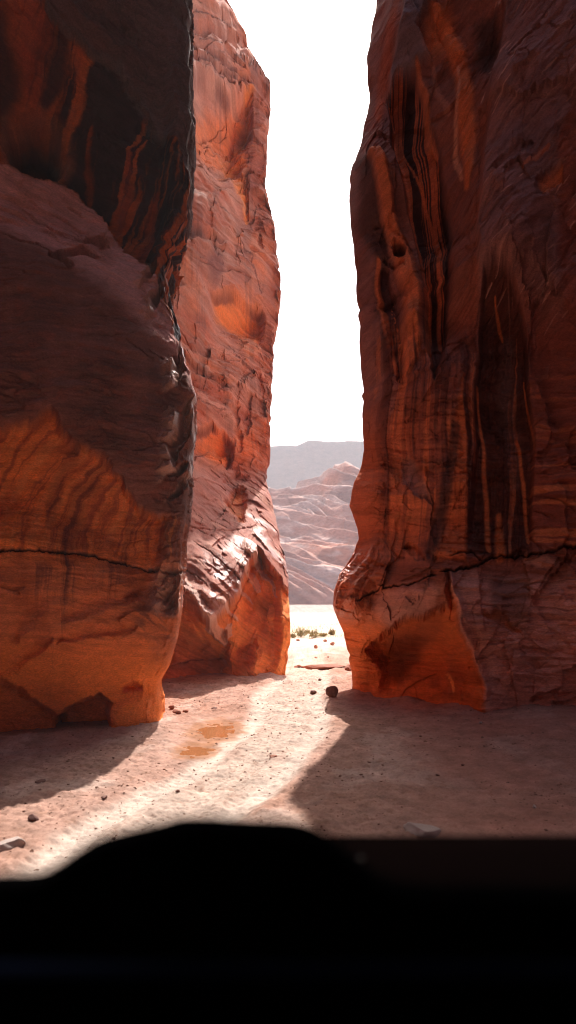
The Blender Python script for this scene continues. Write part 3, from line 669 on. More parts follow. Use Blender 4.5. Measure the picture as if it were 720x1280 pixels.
mid = cliff('sandstone_cliff',
    [(-12, 16.2), (-6, 15.2), (-3.4, 14.7), (-2.05, 15.1), (-1.05, 16.1), (0.0, 17.1), (-0.08, 17.6), (-1.2, 19.2), (-4, 23), (-9, 30), (-22, 40)],
    [20, 30, 90, 170, 200, 60, 60, 60, 40, 30], 2, 5,
    [(-700, 120), (-300, 215), (-150, 250), (-60, 268), (0, 285), (15, 296), (35, 310), (50, 309), (65, 317), (85, 328), (100, 338), (130, 338), (160, 336), (200, 333), (240, 333), (270, 340), (300, 344), (330, 349), (360, 351),
     (400, 347), (430, 343), (470, 341), (520, 339), (560, 337), (600, 334), (612, 336), (640, 343), (690, 355), (720, 360), (760, 361), (800, 362), (843, 358), (900, 357)],
    [(-1, 0.0), (1.1, 0.0), (2.2, 1.5), (4.6, 5.2), (9.5, 7.0), (26, 10)], 1, [z * 1.75 for z in ZROWS[:1000]] + list(np.linspace(15.9, 27, 140)), paint_mid)
tag(mid, 'tall pinkish cliff with orange pockets and a fluted sunlit foot, standing behind the dark cliff', 'cliff')

right = cliff('sandstone_cliff',
    [(6.0, -15), (5.6, -3), (5.7, 5), (5.3, 9.8), (3.72, 11.4), (2.75, 11.8), (2.05, 12.15), (1.52, 13.0), (1.0, 13.75), (1.08, 14.3), (1.75, 16.0), (4.0, 20), (10, 26), (20, 32)],  # unseen stretch beside the camera, drawn in to cut sky light
    [14, 18, 40, 110, 120, 90, 100, 150, 60, 60, 50, 40, 30], 3, 8,
    [(-900, 505), (-300, 492), (-60, 474), (0, 472), (20, 468), (50, 463), (70, 459), (90, 460), (120, 462), (150, 455), (190, 446), (220, 438), (240, 435), (270, 436), (300, 440), (350, 446), (400, 449), (450, 450),
     (500, 452), (560, 455), (580, 450), (600, 443), (630, 438), (640, 441), (660, 448), (672, 449), (690, 443), (700, 437), (720, 424), (740, 420), (760, 417), (765, 418), (790, 428), (820, 437), (845, 440), (900, 440)],
    [(-1, 0.0), (20, 0.0)], -1, [z * 1.12 for z in ZROWS], paint_right)
tag(right, 'dark red cliff with black varnish streaks above a hollow orange foot', 'cliff')

# ------------------------------------------------------------------ ground
def spaced(lo, hi, step, far_lo, far_hi, grow=1.12):
    c = list(np.arange(lo, hi, step)); a, s = [], step
    p = lo
    while p > far_lo: s *= grow; p -= s; a.append(p)
    b, s = [], step; p = c[-1]
    while p < far_hi: s *= grow; p += s; b.append(p)
    return np.array(a[::-1] + c + b)

PUDDLES = [(270, 912, 21, 9, 0.3), (245, 938, 17, 6, 0.2)]
def ground_z(X, Y):
    z = 0.05 * fbm(X * 0.5, Y * 0.5, 3, 401) + 0.018 * fbm(X * 2.2, Y * 1.6, 4, 405)
    near_ = 1 - sm(20, 45, Y)
    z = z * (0.3 + 0.7 * near_)
    # a shallow water-worn run winding down the wash
    path = np.interp(Y, [4, 6, 7.5, 9.5, 11.5, 13.5, 16, 20], [-1.2, -.95, -.55, -.15, .05, .0, .25, .4])
    t = np.abs(X - path + 0.1 * perlin(Y * 0.7, Y * 0 + 1, 410))
    z = z - 0.04 * (1 - sm(0.15, 0.75, t)) * near_
    for off in (-.42, .42):                             # two worn wheel ruts with low berms
        q = np.abs(X - path - off + .05 * perlin(Y * .8, Y * 0 + 3, 411))
        z = z + (-.035 * (1 - sm(.05, .16, q)) + .02 * (1 - sm(.0, .1, np.abs(q - .2)))) * near_ * (.6 + .4 * perlin(Y * .9, Y * 0 + off, 413))
    z = z + 0.10 * sm(1.2, 4.5, X) * near_ - 0.02 * sm(-1.2, -3.0, X) * near_
    z = z + 0.012 * (np.abs(perlin(X * 3.5, Y * 3.0, 420)) - .2) * near_
    z = z + (0.022 * fbm(X * 9, Y * 9, 3, 425) + .014 * fbm(X * 24, Y * 20, 2, 427)) * near_
    for foot in ([(-4.9, 3.5), (-4.5, 7.6), (-3.06, 9.36), (-2.25, 10.05), (-1.6, 10.6)], [(-3.4, 14.6), (-2.05, 15.0), (-1.05, 16.0), (-.1, 17.0)], [(5.7, 5), (5.3, 9.8), (3.72, 11.4), (2.75, 11.8), (2.05, 12.1), (1.52, 12.9), (1.05, 13.6)]):
        d2 = np.full(X.shape, 9e9, np.float32)
        for (ax, ay), (bx_, by_) in zip(foot[:-1], foot[1:]):
            L2 = (bx_ - ax) ** 2 + (by_ - ay) ** 2
            t_ = np.clip(((X - ax) * (bx_ - ax) + (Y - ay) * (by_ - ay)) / L2, 0, 1)
            d2 = np.minimum(d2, np.hypot(X - ax - t_ * (bx_ - ax), Y - ay - t_ * (by_ - ay)))
        z = z + (.035 + .07 * perlin(X * 1.3, Y * 1.3, 436)) * (1 - sm(0, .4, d2))
    for (px, py, rx, ry, _) in PUDDLES:
        x0, y0 = ground_pt(px, py, -.03)
        sx_, sy_ = rx / F * y0, ry / F * y0 * y0 / EYE
        d = np.sqrt(((X - x0) / sx_) ** 2 + ((Y - y0) / sy_) ** 2)
        k = 1 - sm(1.0, 3.2, d)
        z = z * (1 - k) + k * (-0.042 + .022 * fbm(X * 7, Y * 4, 4, 430) - .016 * (1 - sm(.3, 1.3, d)))
    # low cut bank where the ledge sits
    return z

gx = spaced(-3.6, 4.6, 0.0135, -1500, 1500, 1.13); gy = spaced(4.6, 17.5, 0.017, -400, 1800, 1.07)
GX_, GY_ = np.meshgrid(gx, gy)
GX_ = GX_.astype(np.float32); GY_ = GY_.astype(np.float32)
GZ = ground_z(GX_, GY_)
gc = np.empty(GX_.shape + (3,), np.float32); gc[:] = (0.375, 0.222, 0.17)
mixc(gc, (0.33, 0.175, 0.12), 0.55 * sm(-.15, .35, fbm(GX_ * .8, GY_ * .5, 4, 440)))
mixc(gc, (0.46, 0.325, 0.265), 0.8 * sm(.05, .35, fbm(GX_ * 1.1, GY_ * .55, 4, 444)))
pth = np.interp(GY_, [4, 6, 7.5, 9.5, 11.5, 13.5, 16, 20], [-1.2, -.95, -.55, -.15, .05, .0, .25, .4])
mixc(gc, (0.50, 0.40, 0.33), 0.7 * (1 - sm(0.1, 0.6, np.abs(GX_ - pth) + .25 * fbm(GX_ * 2, GY_ * 1, 3, 446))) * (1 - sm(20, 30, GY_)))
mixc(gc, (0.28, 0.15, 0.10), 0.5 * sm(.22, .45, fbm(GX_ * 7, GY_ * 4, 4, 448)) * (1 - sm(25, 40, GY_)))
mixc(gc, (0.20, 0.10, 0.07), 0.55 * sm(.22, .55, fbm(GX_ * 26, GY_ * 20, 2, 452)) * (1 - sm(20, 30, GY_)))
mixc(gc, (0.42, 0.205, 0.15), 0.75 * sm(0.6, 1.6, GX_ - .05 * (GY_ - 8)) * (1 - sm(13, 15, GY_)) * (.5 + .5 * sm(-.3, .2, fbm(GX_ * .9, GY_ * .7, 3, 454))))  # shaded sand painted redder, as bounced light tints it
for off in (-.42, .42):
    q = np.abs(GX_ - pth - off + .05 * perlin(GY_ * .8, GY_ * 0 + 3, 411))
    mixc(gc, (0.54, 0.43, 0.36), .8 * (1 - sm(.04, .2, q + .05 * fbm(GX_ * 6, GY_ * 3, 3, 466))) * (1 - sm(16, 22, GY_)))
for (px, py, rx, ry, _) in PUDDLES:
    x0, y0 = ground_pt(px, py, -.03)
    d = np.sqrt(((GX_ - x0) / (rx / F * y0 * 1.9)) ** 2 + ((GY_ - y0) / (ry / F * y0 * y0 / EYE * 1.9)) ** 2) + .35 * fbm(GX_ * 6, GY_ * 4, 3, 457)
    mixc(gc, (0.30, 0.14, 0.075), .85 * (1 - sm(.7, 1.15, d)))
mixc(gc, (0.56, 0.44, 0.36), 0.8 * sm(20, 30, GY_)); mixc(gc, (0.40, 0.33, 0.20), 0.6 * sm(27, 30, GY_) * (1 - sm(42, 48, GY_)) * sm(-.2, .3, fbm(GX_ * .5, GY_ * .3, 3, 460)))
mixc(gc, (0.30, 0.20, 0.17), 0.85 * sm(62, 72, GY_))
shadecol(gc, 1 + .4 * fbm(GX_ * 4, GY_ * 3, 4, 463))
gr = np.clip(.9 + 0 * GX_, 0, 1)
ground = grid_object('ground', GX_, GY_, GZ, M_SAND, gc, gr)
tag(ground, kind='structure')

def gz(x, y): return float(ground_z(np.array([[x]], np.float32), np.array([[y]], np.float32))[0, 0])

# ------------------------------------------------------------------ puddles
M_PUD = simple_mat('muddy_water', (0.36, 0.145, 0.06), 0.06, 0.5, 0.0, 8, .15)
for i, (px, py, rx, ry, _) in enumerate(PUDDLES):
    x0, y0 = ground_pt(px, py, -.03)
    bm = bmesh.new()
    n = 56; ring = []
    cv = bm.verts.new((x0, y0, -0.046))
    for k in range(n):
        a = 2 * math.pi * k / n
        q = 1.35 + 0.25 * math.sin(3 * a + i) + .12 * math.sin(7 * a + 2)
        ring.append(bm.verts.new((x0 + q * rx / F * y0 * math.cos(a), y0 + q * ry / F * y0 * y0 / EYE * math.sin(a), -0.046)))
    for k in range(n): bm.faces.new((cv, ring[k], ring[(k + 1) % n]))
    me = bpy.data.meshes.new('puddle'); bm.to_mesh(me); bm.free(); me.materials.append(M_PUD)
    o = bpy.data.objects.new('puddle', me); COL.objects.link(o)
    tag(o, ['larger muddy orange puddle on the sand, nearer the pink cliff', 'smaller muddy orange puddle on the sand, in front of the larger one'][i], 'puddle')

# ------------------------------------------------------------------ loose rocks
M_RED = simple_mat('red_stone', (0.27, 0.105, 0.065), .85, .2, .6, 30, .3)
M_DRK = simple_mat('dark_stone', (0.14, 0.055, 0.04), .8, .25, .6, 30, .3)
M_FARS = simple_mat('hazed_red_stone', (0.46, 0.25, 0.18), .85, .2, .6, 30, .3)  # red stone with backlight and distance haze painted into its colour
M_GRAV = simple_mat('gravel', (0.22, 0.11, 0.075), .9, .2, 0, 3, .5)
M_PALE = simple_mat('pale_stone', (0.40, 0.31, 0.27), .8, .25, .5, 24, .2)

def rock_mesh(name, sx, sy, sz, seed, mat, sub=4, rough=.28, angular=True):
    bm = bmesh.new(); bmesh.ops.create_icosphere(bm, subdivisions=sub, radius=1)
    rng = random.Random(seed)
    planes = []
    for k in range(12):
        v = np.array([rng.gauss(0, 1), rng.gauss(0, 1), rng.gauss(0, 1)]); v /= np.linalg.norm(v)
        planes.append((v, rng.uniform(.45, .82)))
    co = np.array([v.co[:] for v in bm.verts])
    if angular:
        for v, dd in planes:
            s = co @ v; over = np.clip(s - dd, 0, None); co = co - over[:, None] * v[None] * .92
    nrm = co / np.linalg.norm(co, axis=1)[:, None]
    k = rough * fbm(co[:, 0] * 1.6 + co[:, 2], co[:, 1] * 1.6 - co[:, 2] * .7, 4, seed % 50)
    co = co + nrm * k[:, None] * .55
    for v, c in zip(bm.verts, co): v.co = (c[0] * sx, c[1] * sy, c[2] * sz)
    for f in bm.faces: f.smooth = True
    me = bpy.data.meshes.new(name); bm.to_mesh(me); bm.free(); me.materials.append(mat)
    return me

def place_rock(name, px, py, wpx, hpx, deep, mat, label, cat='rock', seed=1, group=None, rz=0.0, sink=.25, sub=4):
    """px,py: middle of the foot in the photo; wpx,hpx: its seen width and height."""
    x, y = ground_pt(px, py)
    for _ in range(3): x, y = ground_pt(px, py, gz(x, y))
    sx, sz = wpx / 2 / F * y, hpx / 2 / F * y
    o = bpy.data.objects.new(name, rock_mesh(name, sx * 1.08, deep / 2, sz * (1 + sink), seed, mat, sub))
    o.location = (x, y, gz(x, y) + sz * (1 - sink)); o.rotation_euler.z = rz
    COL.objects.link(o); tag(o, label, cat, group)
    return o

place_rock('boulder', 416, 871, 17, 15, .22, M_DRK, 'rounded dark boulder on the lit sand, beside the streaked cliff', 'boulder', 3)
place_rock('rock', 392, 868, 11, 5, .14, M_DRK, 'flat dark stone lying near the rounded boulder', 'rock', 5)
place_rock('rock', 527, 1040, 46, 13, .34, M_PALE, 'flat pale stone embedded in the shaded sand', 'rock', 8, sink=.85)
place_rock('stone_slab', 10, 1058, 62, 11, .22, M_PALE, 'long pale slab half buried in sunlit sand', 'slab', 9, sink=.85, rz=.35)
place_rock('rock', 41, 1026, 16, 8, .10, M_DRK, 'small dark brown stone on the shadow edge', 'rock', 12)
small = [(222, 892, 12, 7, 'reddish stone in the rubble at the cave cliff foot, the biggest one', M_RED), (214, 886, 8, 6, 'small reddish stone leaning on the biggest rubble stone', M_RED), (232, 889, 7, 4, 'low reddish stone at the puddle end of the rubble', M_RED),
         (268, 886, 10, 3, 'thin dark flake of stone above the larger puddle', M_DRK), (341, 945, 12, 3, 'thin flat stone on the pale run of sand', M_RED), (222, 990, 6, 4, 'little dark stone on the lit sand, midway to the puddles', M_DRK),
         (238, 983, 5, 4, 'little dark stone next to another on the lit sand', M_DRK), (130, 998, 8, 3, 'flat brown stone near the bend of the shadow', M_DRK), (400, 851, 5, 3, 'tiny dark stone beyond the rounded boulder', M_DRK),
         (601, 828, 5, 3, None, M_RED), (578, 958, 5, 3, 'dark pebble alone in the middle of the shaded sand', M_DRK), (547, 970, 5, 3, 'dark pebble between the pale stone and the cliff', M_DRK), (668, 1010, 6, 4, 'small grey stone on the shaded sand, beyond the dashboard', M_PALE), (601, 904, 5, 3, 'tiny pale stone at the streaked cliff foot', M_PALE),
         (50, 978, 14, 3, 'flat dark stone in the shade of the cave cliff', M_DRK), (372, 885, 10, 3, 'flat chip of red stone on the lit sand', M_RED)]
for k, (px, py, w, h_, lb, mt) in enumerate(small):
    if lb: place_rock('rock', px, py, w, h_, w / F * 11 * 1.2, mt, lb, 'rock', 20 + k, sub=3)
place_rock('rock_ledge', 400, 837, 62, 7, .5, M_RED, 'long low ledge of red rock across the slot mouth', 'ledge', 41, sink=.35)
place_rock('rock', 373, 835, 12, 4, .3, M_RED, 'red rock at the pink cliff end of the long ledge', 'rock', 42)
place_rock('rock', 435, 838, 12, 8, .3, M_RED, 'wedge of red rock against the streaked cliff foot, past the ledge', 'rock', 47)
far_rocks = [(395, 811, 5, 6, 'upright reddish rock on the bright flat beyond the slot', M_FARS), (415, 807, 7, 6, 'larger hazed red rock below the shrubs, nearest the streaked cliff', M_FARS), (407, 802, 6, 3, 'flat red rock just below the shrubs', M_FARS),
             (372, 801, 6, 3, 'flat red rock below the shrubs, nearest the pink cliff', M_FARS), (395, 823, 4, 2, 'small red rock alone on the bright flat', M_FARS), (410, 822, 3, 2, 'smallest red rock on the bright flat', M_FARS)]
for k, (px, py, w, h_, lb, mt) in enumerate(far_rocks):
    place_rock('rock', px, py, w, h_, w / F * 28, mt, lb, 'rock', 60 + k, sub=3)

# gravel: more than anyone would count
def gravel(n=6000):
    rng = np.random.RandomState(5)
    ico = bmesh.new(); bmesh.ops.create_icosphere(ico, subdivisions=1, radius=1)
    bv = np.array([v.co[:] for v in ico.verts]); bf = np.array([[v.index for v in f.verts] for f in ico.faces]); ico.free()
    V, Fc = [], []
    xs = rng.uniform(-3.4, 4.6, n); ys = 5.0 + 11.5 * rng.rand(n) ** 1.3
    cl = perlin(xs * .9, ys * .7, 480) + .25 * rng.randn(n)
    keep = cl > -.05; xs, ys = xs[keep], ys[keep]
    zs = ground_z(xs.astype(np.float32), ys.astype(np.float32))
    for i in range(len(xs)):
        s = 0.005 + 0.010 * rng.rand() ** 4
        q = bv * (1 + .3 * rng.randn(len(bv), 1)) * s * np.array([1.3, 1, .7])
        a = rng.rand() * 6.28; c, si = math.cos(a), math.sin(a)
        q = np.stack([q[:, 0] * c - q[:, 1] * si, q[:, 0] * si + q[:, 1] * c, q[:, 2]], 1)
        Fc.append(bf + len(V) * len(bv)); V.append(q + [xs[i], ys[i], zs[i] + s * .05])
    me = bpy.data.meshes.new('gravel'); me.from_pydata(np.concatenate(V).tolist(), [], np.concatenate(Fc).tolist()); me.materials.append(M_GRAV)
    o = bpy.data.objects.new('gravel', me); COL.objects.link(o); tag(o, kind='stuff')
gravel()

# ------------------------------------------------------------------ shrubs and dry grass beyond the slot
M_LEAF = simple_mat('dry_leaves', (0.34, 0.29, 0.12), .8, .2, 0, 12, .35)
M_STEM = simple_mat('woody_stem', (0.16, 0.10, 0.06), .9, .1, 0, 30, .2)
M_GRASS = simple_mat('dry_grass', (0.36, 0.31, 0.14), .9, .1, 0, 6, .3)
def leaves_mesh(name, w, h, n, seed, size):
    rng = np.random.RandomState(seed); V, Fc = [], []
    for i in range(n):
        u = rng.randn(3); u /= np.linalg.norm(u); r = rng.rand() ** .4
        p = np.array([u[0] * w / 2 * r, u[1] * w / 2 * r, h * .52 + u[2] * h * .48 * r])
        p[2] *= .55 + .65 * abs(perlin(np.array([p[0] * 5 / w]), np.array([p[1] * 5 / w]), seed)[0])
        p[:2] *= (.6 + .5 * perlin(np.array([p[0] * 9]), np.array([p[2] * 9]), seed)[0] + .4)
        a = rng.randn(3); a /= np.linalg.norm(a); b = np.cross(a, rng.randn(3)); b /= np.linalg.norm(b)
        s = size * rng.uniform(.6, 1.4); k = len(V)
        V += [p - a * s, p + b * s * .35, p + a * s, p - b * s * .35]; Fc.append((k, k + 1, k + 2, k + 3))
    me = bpy.data.meshes.new(name); me.from_pydata([list(v) for v in V], [], Fc); me.materials.append(M_LEAF); return me
def stem_mesh(h, seed):
    rng = random.Random(seed); bm = bmesh.new()
    for k in range(7):
        a = rng.uniform(0, 6.28); l = h * rng.uniform(.5, .85); r = .006
        tip = (math.cos(a) * l * .4, math.sin(a) * l * .4, l)
        b = [bm.verts.new((r * math.cos(t), r * math.sin(t), -.03)) for t in (0, 2.1, 4.2)]
        t_ = [bm.verts.new((tip[0] + .3 * r * math.cos(t), tip[1] + .3 * r * math.sin(t), tip[2])) for t in (0, 2.1, 4.2)]
        for i in range(3): bm.faces.new((b[i], b[(i + 1) % 3], t_[(i + 1) % 3], t_[i]))
    me = bpy.data.meshes.new('stem'); bm.to_mesh(me); bm.free(); me.materials.append(M_STEM); return me
SH = [(376, 796, 17, 14, 'bushy desert shrub of two clumps nearest the pink cliff'), (392, 797, 20, 13, 'widest desert shrub, in the middle of the bright gap'), (415, 794, 8, 9, 'small upright desert shrub nearest the streaked cliff'), (366, 797, 10, 6, 'low desert shrub tucked against the pink cliff edge'),
      (404, 796, 12, 5, 'flattest desert shrub, between the widest and the upright one'), (384, 791, 7, 5, 'smallest desert shrub, behind the two big ones')]
for i, (px, py, w, h_, lb) in enumerate(SH):
    x, y = ground_pt(px, py); W, H = w / F * y, h_ / F * y
    e = bpy.data.objects.new('shrub', None); e.location = (x, y, gz(x, y)); COL.objects.link(e); tag(e, lb, 'shrub', 'shrubs on the flat beyond the slot')
    for nm, me in (('foliage', leaves_mesh('foliage', W, H, 900, 70 + i, .026)), ('stem', stem_mesh(H, 70 + i))):
        o = bpy.data.objects.new(nm, me); o.parent = e; COL.objects.link(o)
def dry_grass(n=5200):
    rng = np.random.RandomState(9); V, Fc = [], []
    for i in range(n):
        y = rng.uniform(30, 46); x = rng.uniform(-14, 18)
        if perlin(np.array([x * .55]), np.array([y * .35]), 490)[0] < -.05: continue
        z = gz(x, y) if i % 12 == 0 else 0.0
        h = rng.uniform(.05, .16); a = rng.rand() * 6.28; l = rng.uniform(-.06, .06, 2); k = len(V); w = .012
        V += [(x - w * math.cos(a), y - w * math.sin(a), -.02), (x + w * math.cos(a), y + w * math.sin(a), -.02), (x + l[0], y + l[1], h)]; Fc.append((k, k + 1, k + 2))
    me = bpy.data.meshes.new('grass'); me.from_pydata(V, [], Fc); me.materials.append(M_GRASS)
    o = bpy.data.objects.new('grass', me); COL.objects.link(o); tag(o, kind='stuff')
dry_grass()

# ------------------------------------------------------------------ far rock
def far_rock(name, x0, x1, nx, y0, y1, ny, top_fn, seed, cols, foot=8.0):
    c0, c1 = (-.06 * (y0 + y1) / 2, .18 * (y0 + y1) / 2)
    xs = np.concatenate([np.linspace(x0, c0, nx // 6, endpoint=False), np.linspace(c0, c1, nx * 2 // 3, endpoint=False), np.linspace(c1, x1, nx // 6)]); ys = np.linspace(y0, y1, ny)
    X, Y = np.meshgrid(xs, ys); X = X.astype(np.float32); Y = Y.astype(np.float32)
    Z, C = top_fn(X, Y)
    return grid_object(name, X, Y, Z, M_FAR, C, np.full(X.shape, .9, np.float32))

def outcrop(X, Y):
    """swells of slickrock stepping up from the flat."""
    u = (Y - 112 + 5 * perlin(X * .05, Y * .03, 501)) / 60
    top = np.interp(X, [-140, -60, -20, 0, 3, 6, 9, 13, 20, 40, 90, 150], [4, 15, 22, 23.5, 23.5, 24.0, 26.5, 27, 27, 24, 16, 5])
    ramp = np.clip(u, 0, 1)
    wob = fbm(X * .035, Y * .03, 3, 505)
    z = top * ramp ** .72 * .92 * (1 - .9 * sm(.95, 1.5, u)) - .5
    z = z + sm(0, .12, u) * (2.4 * wob + 1.6 * (ridged((X + .8 * Y) * .045, (Y - .5 * X) * .03, 2, 509) - .4))
    # bedding dips to the right and breaks into ledges of uneven height
    tt = (z + .34 * X + .12 * Y) * .26 + .9 * fbm(X * .04, Y * .04, 2, 513)
    amp = sm(-.35, .3, fbm(X * .05, Y * .05, 2, 515))
    z = z + sm(0, .06, u) * (3.6 * amp * terrace(tt, .3) + .9 * (1.15 - amp) * terrace(tt * 3.3 + .5 * perlin(X * .1, Y * .1, 516), .35) + .20 * terrace(tt * 7 + .4 * perlin(X * .2, Y * .2, 518), .35) * sm(-.2, .2, fbm(X * .12, Y * .12, 2, 519)) + .5 * facets(X * .16 + .2 * wob, tt * .9, 21) * sm(-.1, .3, fbm(X * .07, Y * .07, 2, 522)))
    z = z + .22 * fbm(X * .5, Y * .5, 4, 517) * sm(0, .06, u)
    z = z * sm(-.02, .03, u) - .4 * (1 - sm(-.02, .03, u))
    C = np.empty(X.shape + (3,), np.float32); C[:] = (0.39, 0.195, 0.145)
    mixc(C, (0.42, 0.17, 0.11), .8 * sm(.05, .35, fbm(X * .12, Y * .06, 3, 520))); mixc(C, (0.5, .36, .3), .6 * sm(.1, .4, fbm(X * .2, z * .5, 3, 523)))
    mixc(C, (0.27, .13, .10), .7 * sm(.0, .3, perlin(X * .05, tt * 1.3, 526))); mixc(C, (.52, .37, .31), .5 * sm(.1, .3, perlin(X * .06, tt * 4.1, 528)))
    return z, C
o = far_rock('rock_outcrop', -140, 150, 780, 108, 200, 760, outcrop, 1, None)
tag(o, 'hazy swelling slickrock outcrop seen through the slot, below the mesa', 'outcrop')

def mesa(X, Y):
    u = (Y - 380 + 20 * perlin(X * .01, Y * .01, 531)) / 90
    top = np.interp(X, [-420, -200, -60, -20, -4, 4, 10, 30, 37, 60, 140, 300, 450], [30, 52, 66, 74, 75.5, 75.5, 78.5, 79, 79, 79, 74, 58, 30]) + 1.0 * fbm(X * .05, X * 0 + 2, 3, 533)
    prof = sm(0, .75, u) * .62 + .38 * sm(.62, .70, u)
    z = prof * top * (1 - .5 * sm(1.6, 3, u)) - .5
    z = z + prof * (6 * (ridged(X * .02, Y * .02, 4, 535) - .4) * (1 - sm(.45, .66, u)) + 1.6 * terrace(z * .12 + .4 * perlin(X * .02, Y * .02, 537), .8) * (1 - sm(.6, .69, u)))
    C = np.empty(X.shape + (3,), np.float32); C[:] = (0.30, 0.17, 0.135); mixc(C, (0.3, .15, .11), .6 * sm(0, .4, fbm(X * .03, z * .2, 3, 539)))
    return z, C
o = far_rock('mesa', -420, 450, 560, 370, 640, 260, mesa, 2, None)
tag(o, 'pale flat-topped mesa fading into haze behind the outcrop', 'mesa')

# ------------------------------------------------------------------ the dashboard we look over
M_DASH = simple_mat('black_dash_plastic', (0.0022, 0.002, 0.0022), .8, .0, .25, 900, .2)
M_TRIM = simple_mat('satin_black_trim', (0.0015, 0.002, 0.0045), .6, .0, 0, 40, .1)
M_CHR = simple_mat('glint_metal', (0.07, 0.062, 0.05), .5, .3, 0, 40, .1)
M_PAD = simple_mat('dash_top_painted_sheen', (0.011, 0.0066, 0.006), .9, .0, .2, 900, .2)  # brown paints in the warm reflection on the black dash top
dash = bpy.data.objects.new('car', None); dash.location = (0, 0, 0); COL.objects.link(dash)
tag(dash, 'dark car we sit in, its black dashboard and humped instrument hood along the bottom', 'car')
def part(name, V, Fc, mat, bevel=0, sub=0, smooth=True):
    me = bpy.data.meshes.new(name); me.from_pydata(V, [], Fc); me.materials.append(mat)
    o = bpy.data.objects.new(name, me); o.parent = dash; o.matrix_parent_inverse.identity(); COL.objects.link(o)
    me.transform(__import__('mathutils').Matrix.Translation((-dash.location[0], -dash.location[1], -dash.location[2])))
    if smooth: me.polygons.foreach_set('use_smooth', np.ones(len(me.polygons), bool))
    if bevel: b = o.modifiers.new('b', 'BEVEL'); b.width = bevel; b.segments = 4; b.limit_method = 'ANGLE'
    if sub: s = o.modifiers.new('s', 'SUBSURF'); s.levels = sub; s.render_levels = sub
    return o
def loft(profs, closed=False):
    V, Fc = [], []; n = len(profs[0])
    for p in profs: V += p
    for i in range(len(profs) - 1):
        for k in range(n - 1 if not closed else n):
            a, b = i * n + k, i * n + (k + 1) % n
            Fc.append((a, b, b + n, a + n))
    return V, Fc
# pad: swept section (y,z) across the car
sec = [(1.34, 1.20), (1.22, 1.262), (1.12, 1.283), (1.05, 1.285), (.98, 1.276), (.92, 1.25), (.90, 1.20), (.92, .80)]
V, Fc = loft([[(float(x), y, z - .060 * float(sm(-.14, -.24, np.array(x)))) for y, z in sec] for x in np.linspace(-1.0, 1.0, 50)]); part('dash_pad', V, Fc, M_PAD)
# instrument hood: the lip runs on as the driver-side edge of the dashboard
Y0 = .70
out = [(-1200, 1125), (-760, 1112), (-300, 1096), (0, 1091), (50, 1089), (70, 1080), (94, 1064), (122, 1047), (160, 1036), (200, 1027), (224, 1020), (260, 1019), (310, 1022), (360, 1024), (388, 1030), (406, 1040), (427, 1056), (450, 1075), (476, 1093), (520, 1104), (640, 1107), (900, 1112), (1380, 1125), (1930, 1140)]
ow = smooth_curve([((a - CX) / F * Y0, EYE - (b - HZ) / F * Y0) for a, b in out], [6] * (len(out) - 1))
profs = []
for yy, dz in ((1.02, -.16), (.90, -.09), (.80, -.042), (.73, -.010), (.70, 0), (.685, -.005), (.68, -.014), (.69, -.022), (.76, -.024)):
    profs.append([(float(x), yy, float(z) + dz) for x, z in ow])
V, Fc = loft(profs); part('instrument_hood', V, Fc, M_DASH)
n = len(ow)
V = [(float(x), .762, float(z) - .022) for x, z in ow] + [(float(x), .74, 1.06) for x, z in ow] + [(float(x), .78, .50) for x, z in ow]
part('gauge_panel', V, [(k + j * n, k + 1 + j * n, n + k + 1 + j * n, n + k + j * n) for k in range(n - 1) for j in (0, 1)], M_DASH)
def slab(name, x0, x1, y0, y1, z0, z1, mat):
    V = [(x, y, z) for z in (z0, z1) for y in (y0, y1) for x in (x0, x1)]
    return part(name, V, [(0, 2, 3, 1), (4, 5, 7, 6), (0, 1, 5, 4), (2, 6, 7, 3), (0, 4, 6, 2), (1, 3, 7, 5)], mat, .012, 0, False)
slab('unseen_roof', -.95, .95, -1.9, .42, 1.97, 2.02, M_DASH)  # body shell out of view, added to keep sky light off the dash
slab('floor', -1.0, 1.0, -1.9, 1.3, .40, .45, M_DASH)
slab('rear_panel', -1.0, 1.0, -1.95, -1.9, .45, 1.25, M_DASH)
for sx_ in (-1, 1):
    slab('door', min(sx_ * 1.01, sx_ * 1.08), max(sx_ * 1.01, sx_ * 1.08), -1.9, 1.3, .42, 1.16, M_DASH)
    V, Fc = loft([[(sx_ * xx + dx, yy + dy, zz) for dx, dy in ((-.025, -.03), (.025, -.03), (.025, .03), (-.025, .03))] for xx, yy, zz in ((1.03, 1.28, 1.15), (.99, .85, 1.62), (.93, .42, 1.98))], True)
    part('pillar', V, Fc, M_DASH)
for sx_ in (-1, 1):
    for yy in (1.75, -1.3):
        V, Fc = loft([[(sx_ * xx, yy + r * math.cos(t), .36 + r * math.sin(t)) for t in np.linspace(0, 2 * math.pi, 32, endpoint=False)] for xx, r in ((.82, .05), (.82, .34), (.86, .36), (1.0, .36), (1.04, .33), (1.04, .05))], True)
        part('wheel', V, Fc, M_DASH)
slab('chassis', -.80, .80, -1.85, 1.85, .28, .39, M_DASH)
def bar(name, x0, x1, y, z, ry, rz, mat, seg=14):
    profs = []
    for x in (x0, x0 + .004, x1 - .004, x1):
        k = .6 if x in (x0, x1) else 1
        profs.append([(x, y + ry * k * math.cos(t), z + rz * k * math.sin(t)) for t in np.linspace(0, 2 * math.pi, seg, endpoint=False)])
    V, Fc = loft(profs, True); n = len(profs[0]); Fc += [tuple(range(n))[::-1], tuple(range(len(V) - n, len(V)))]
    return part(name, V, Fc, mat)
bar('trim_strip', -.98, .98, .60, EYE - 478 / F * .60, .012, .007, M_TRIM)
bar('steering_column_cover', -.16, .06, .66, 1.14, .05, .05, M_DASH)
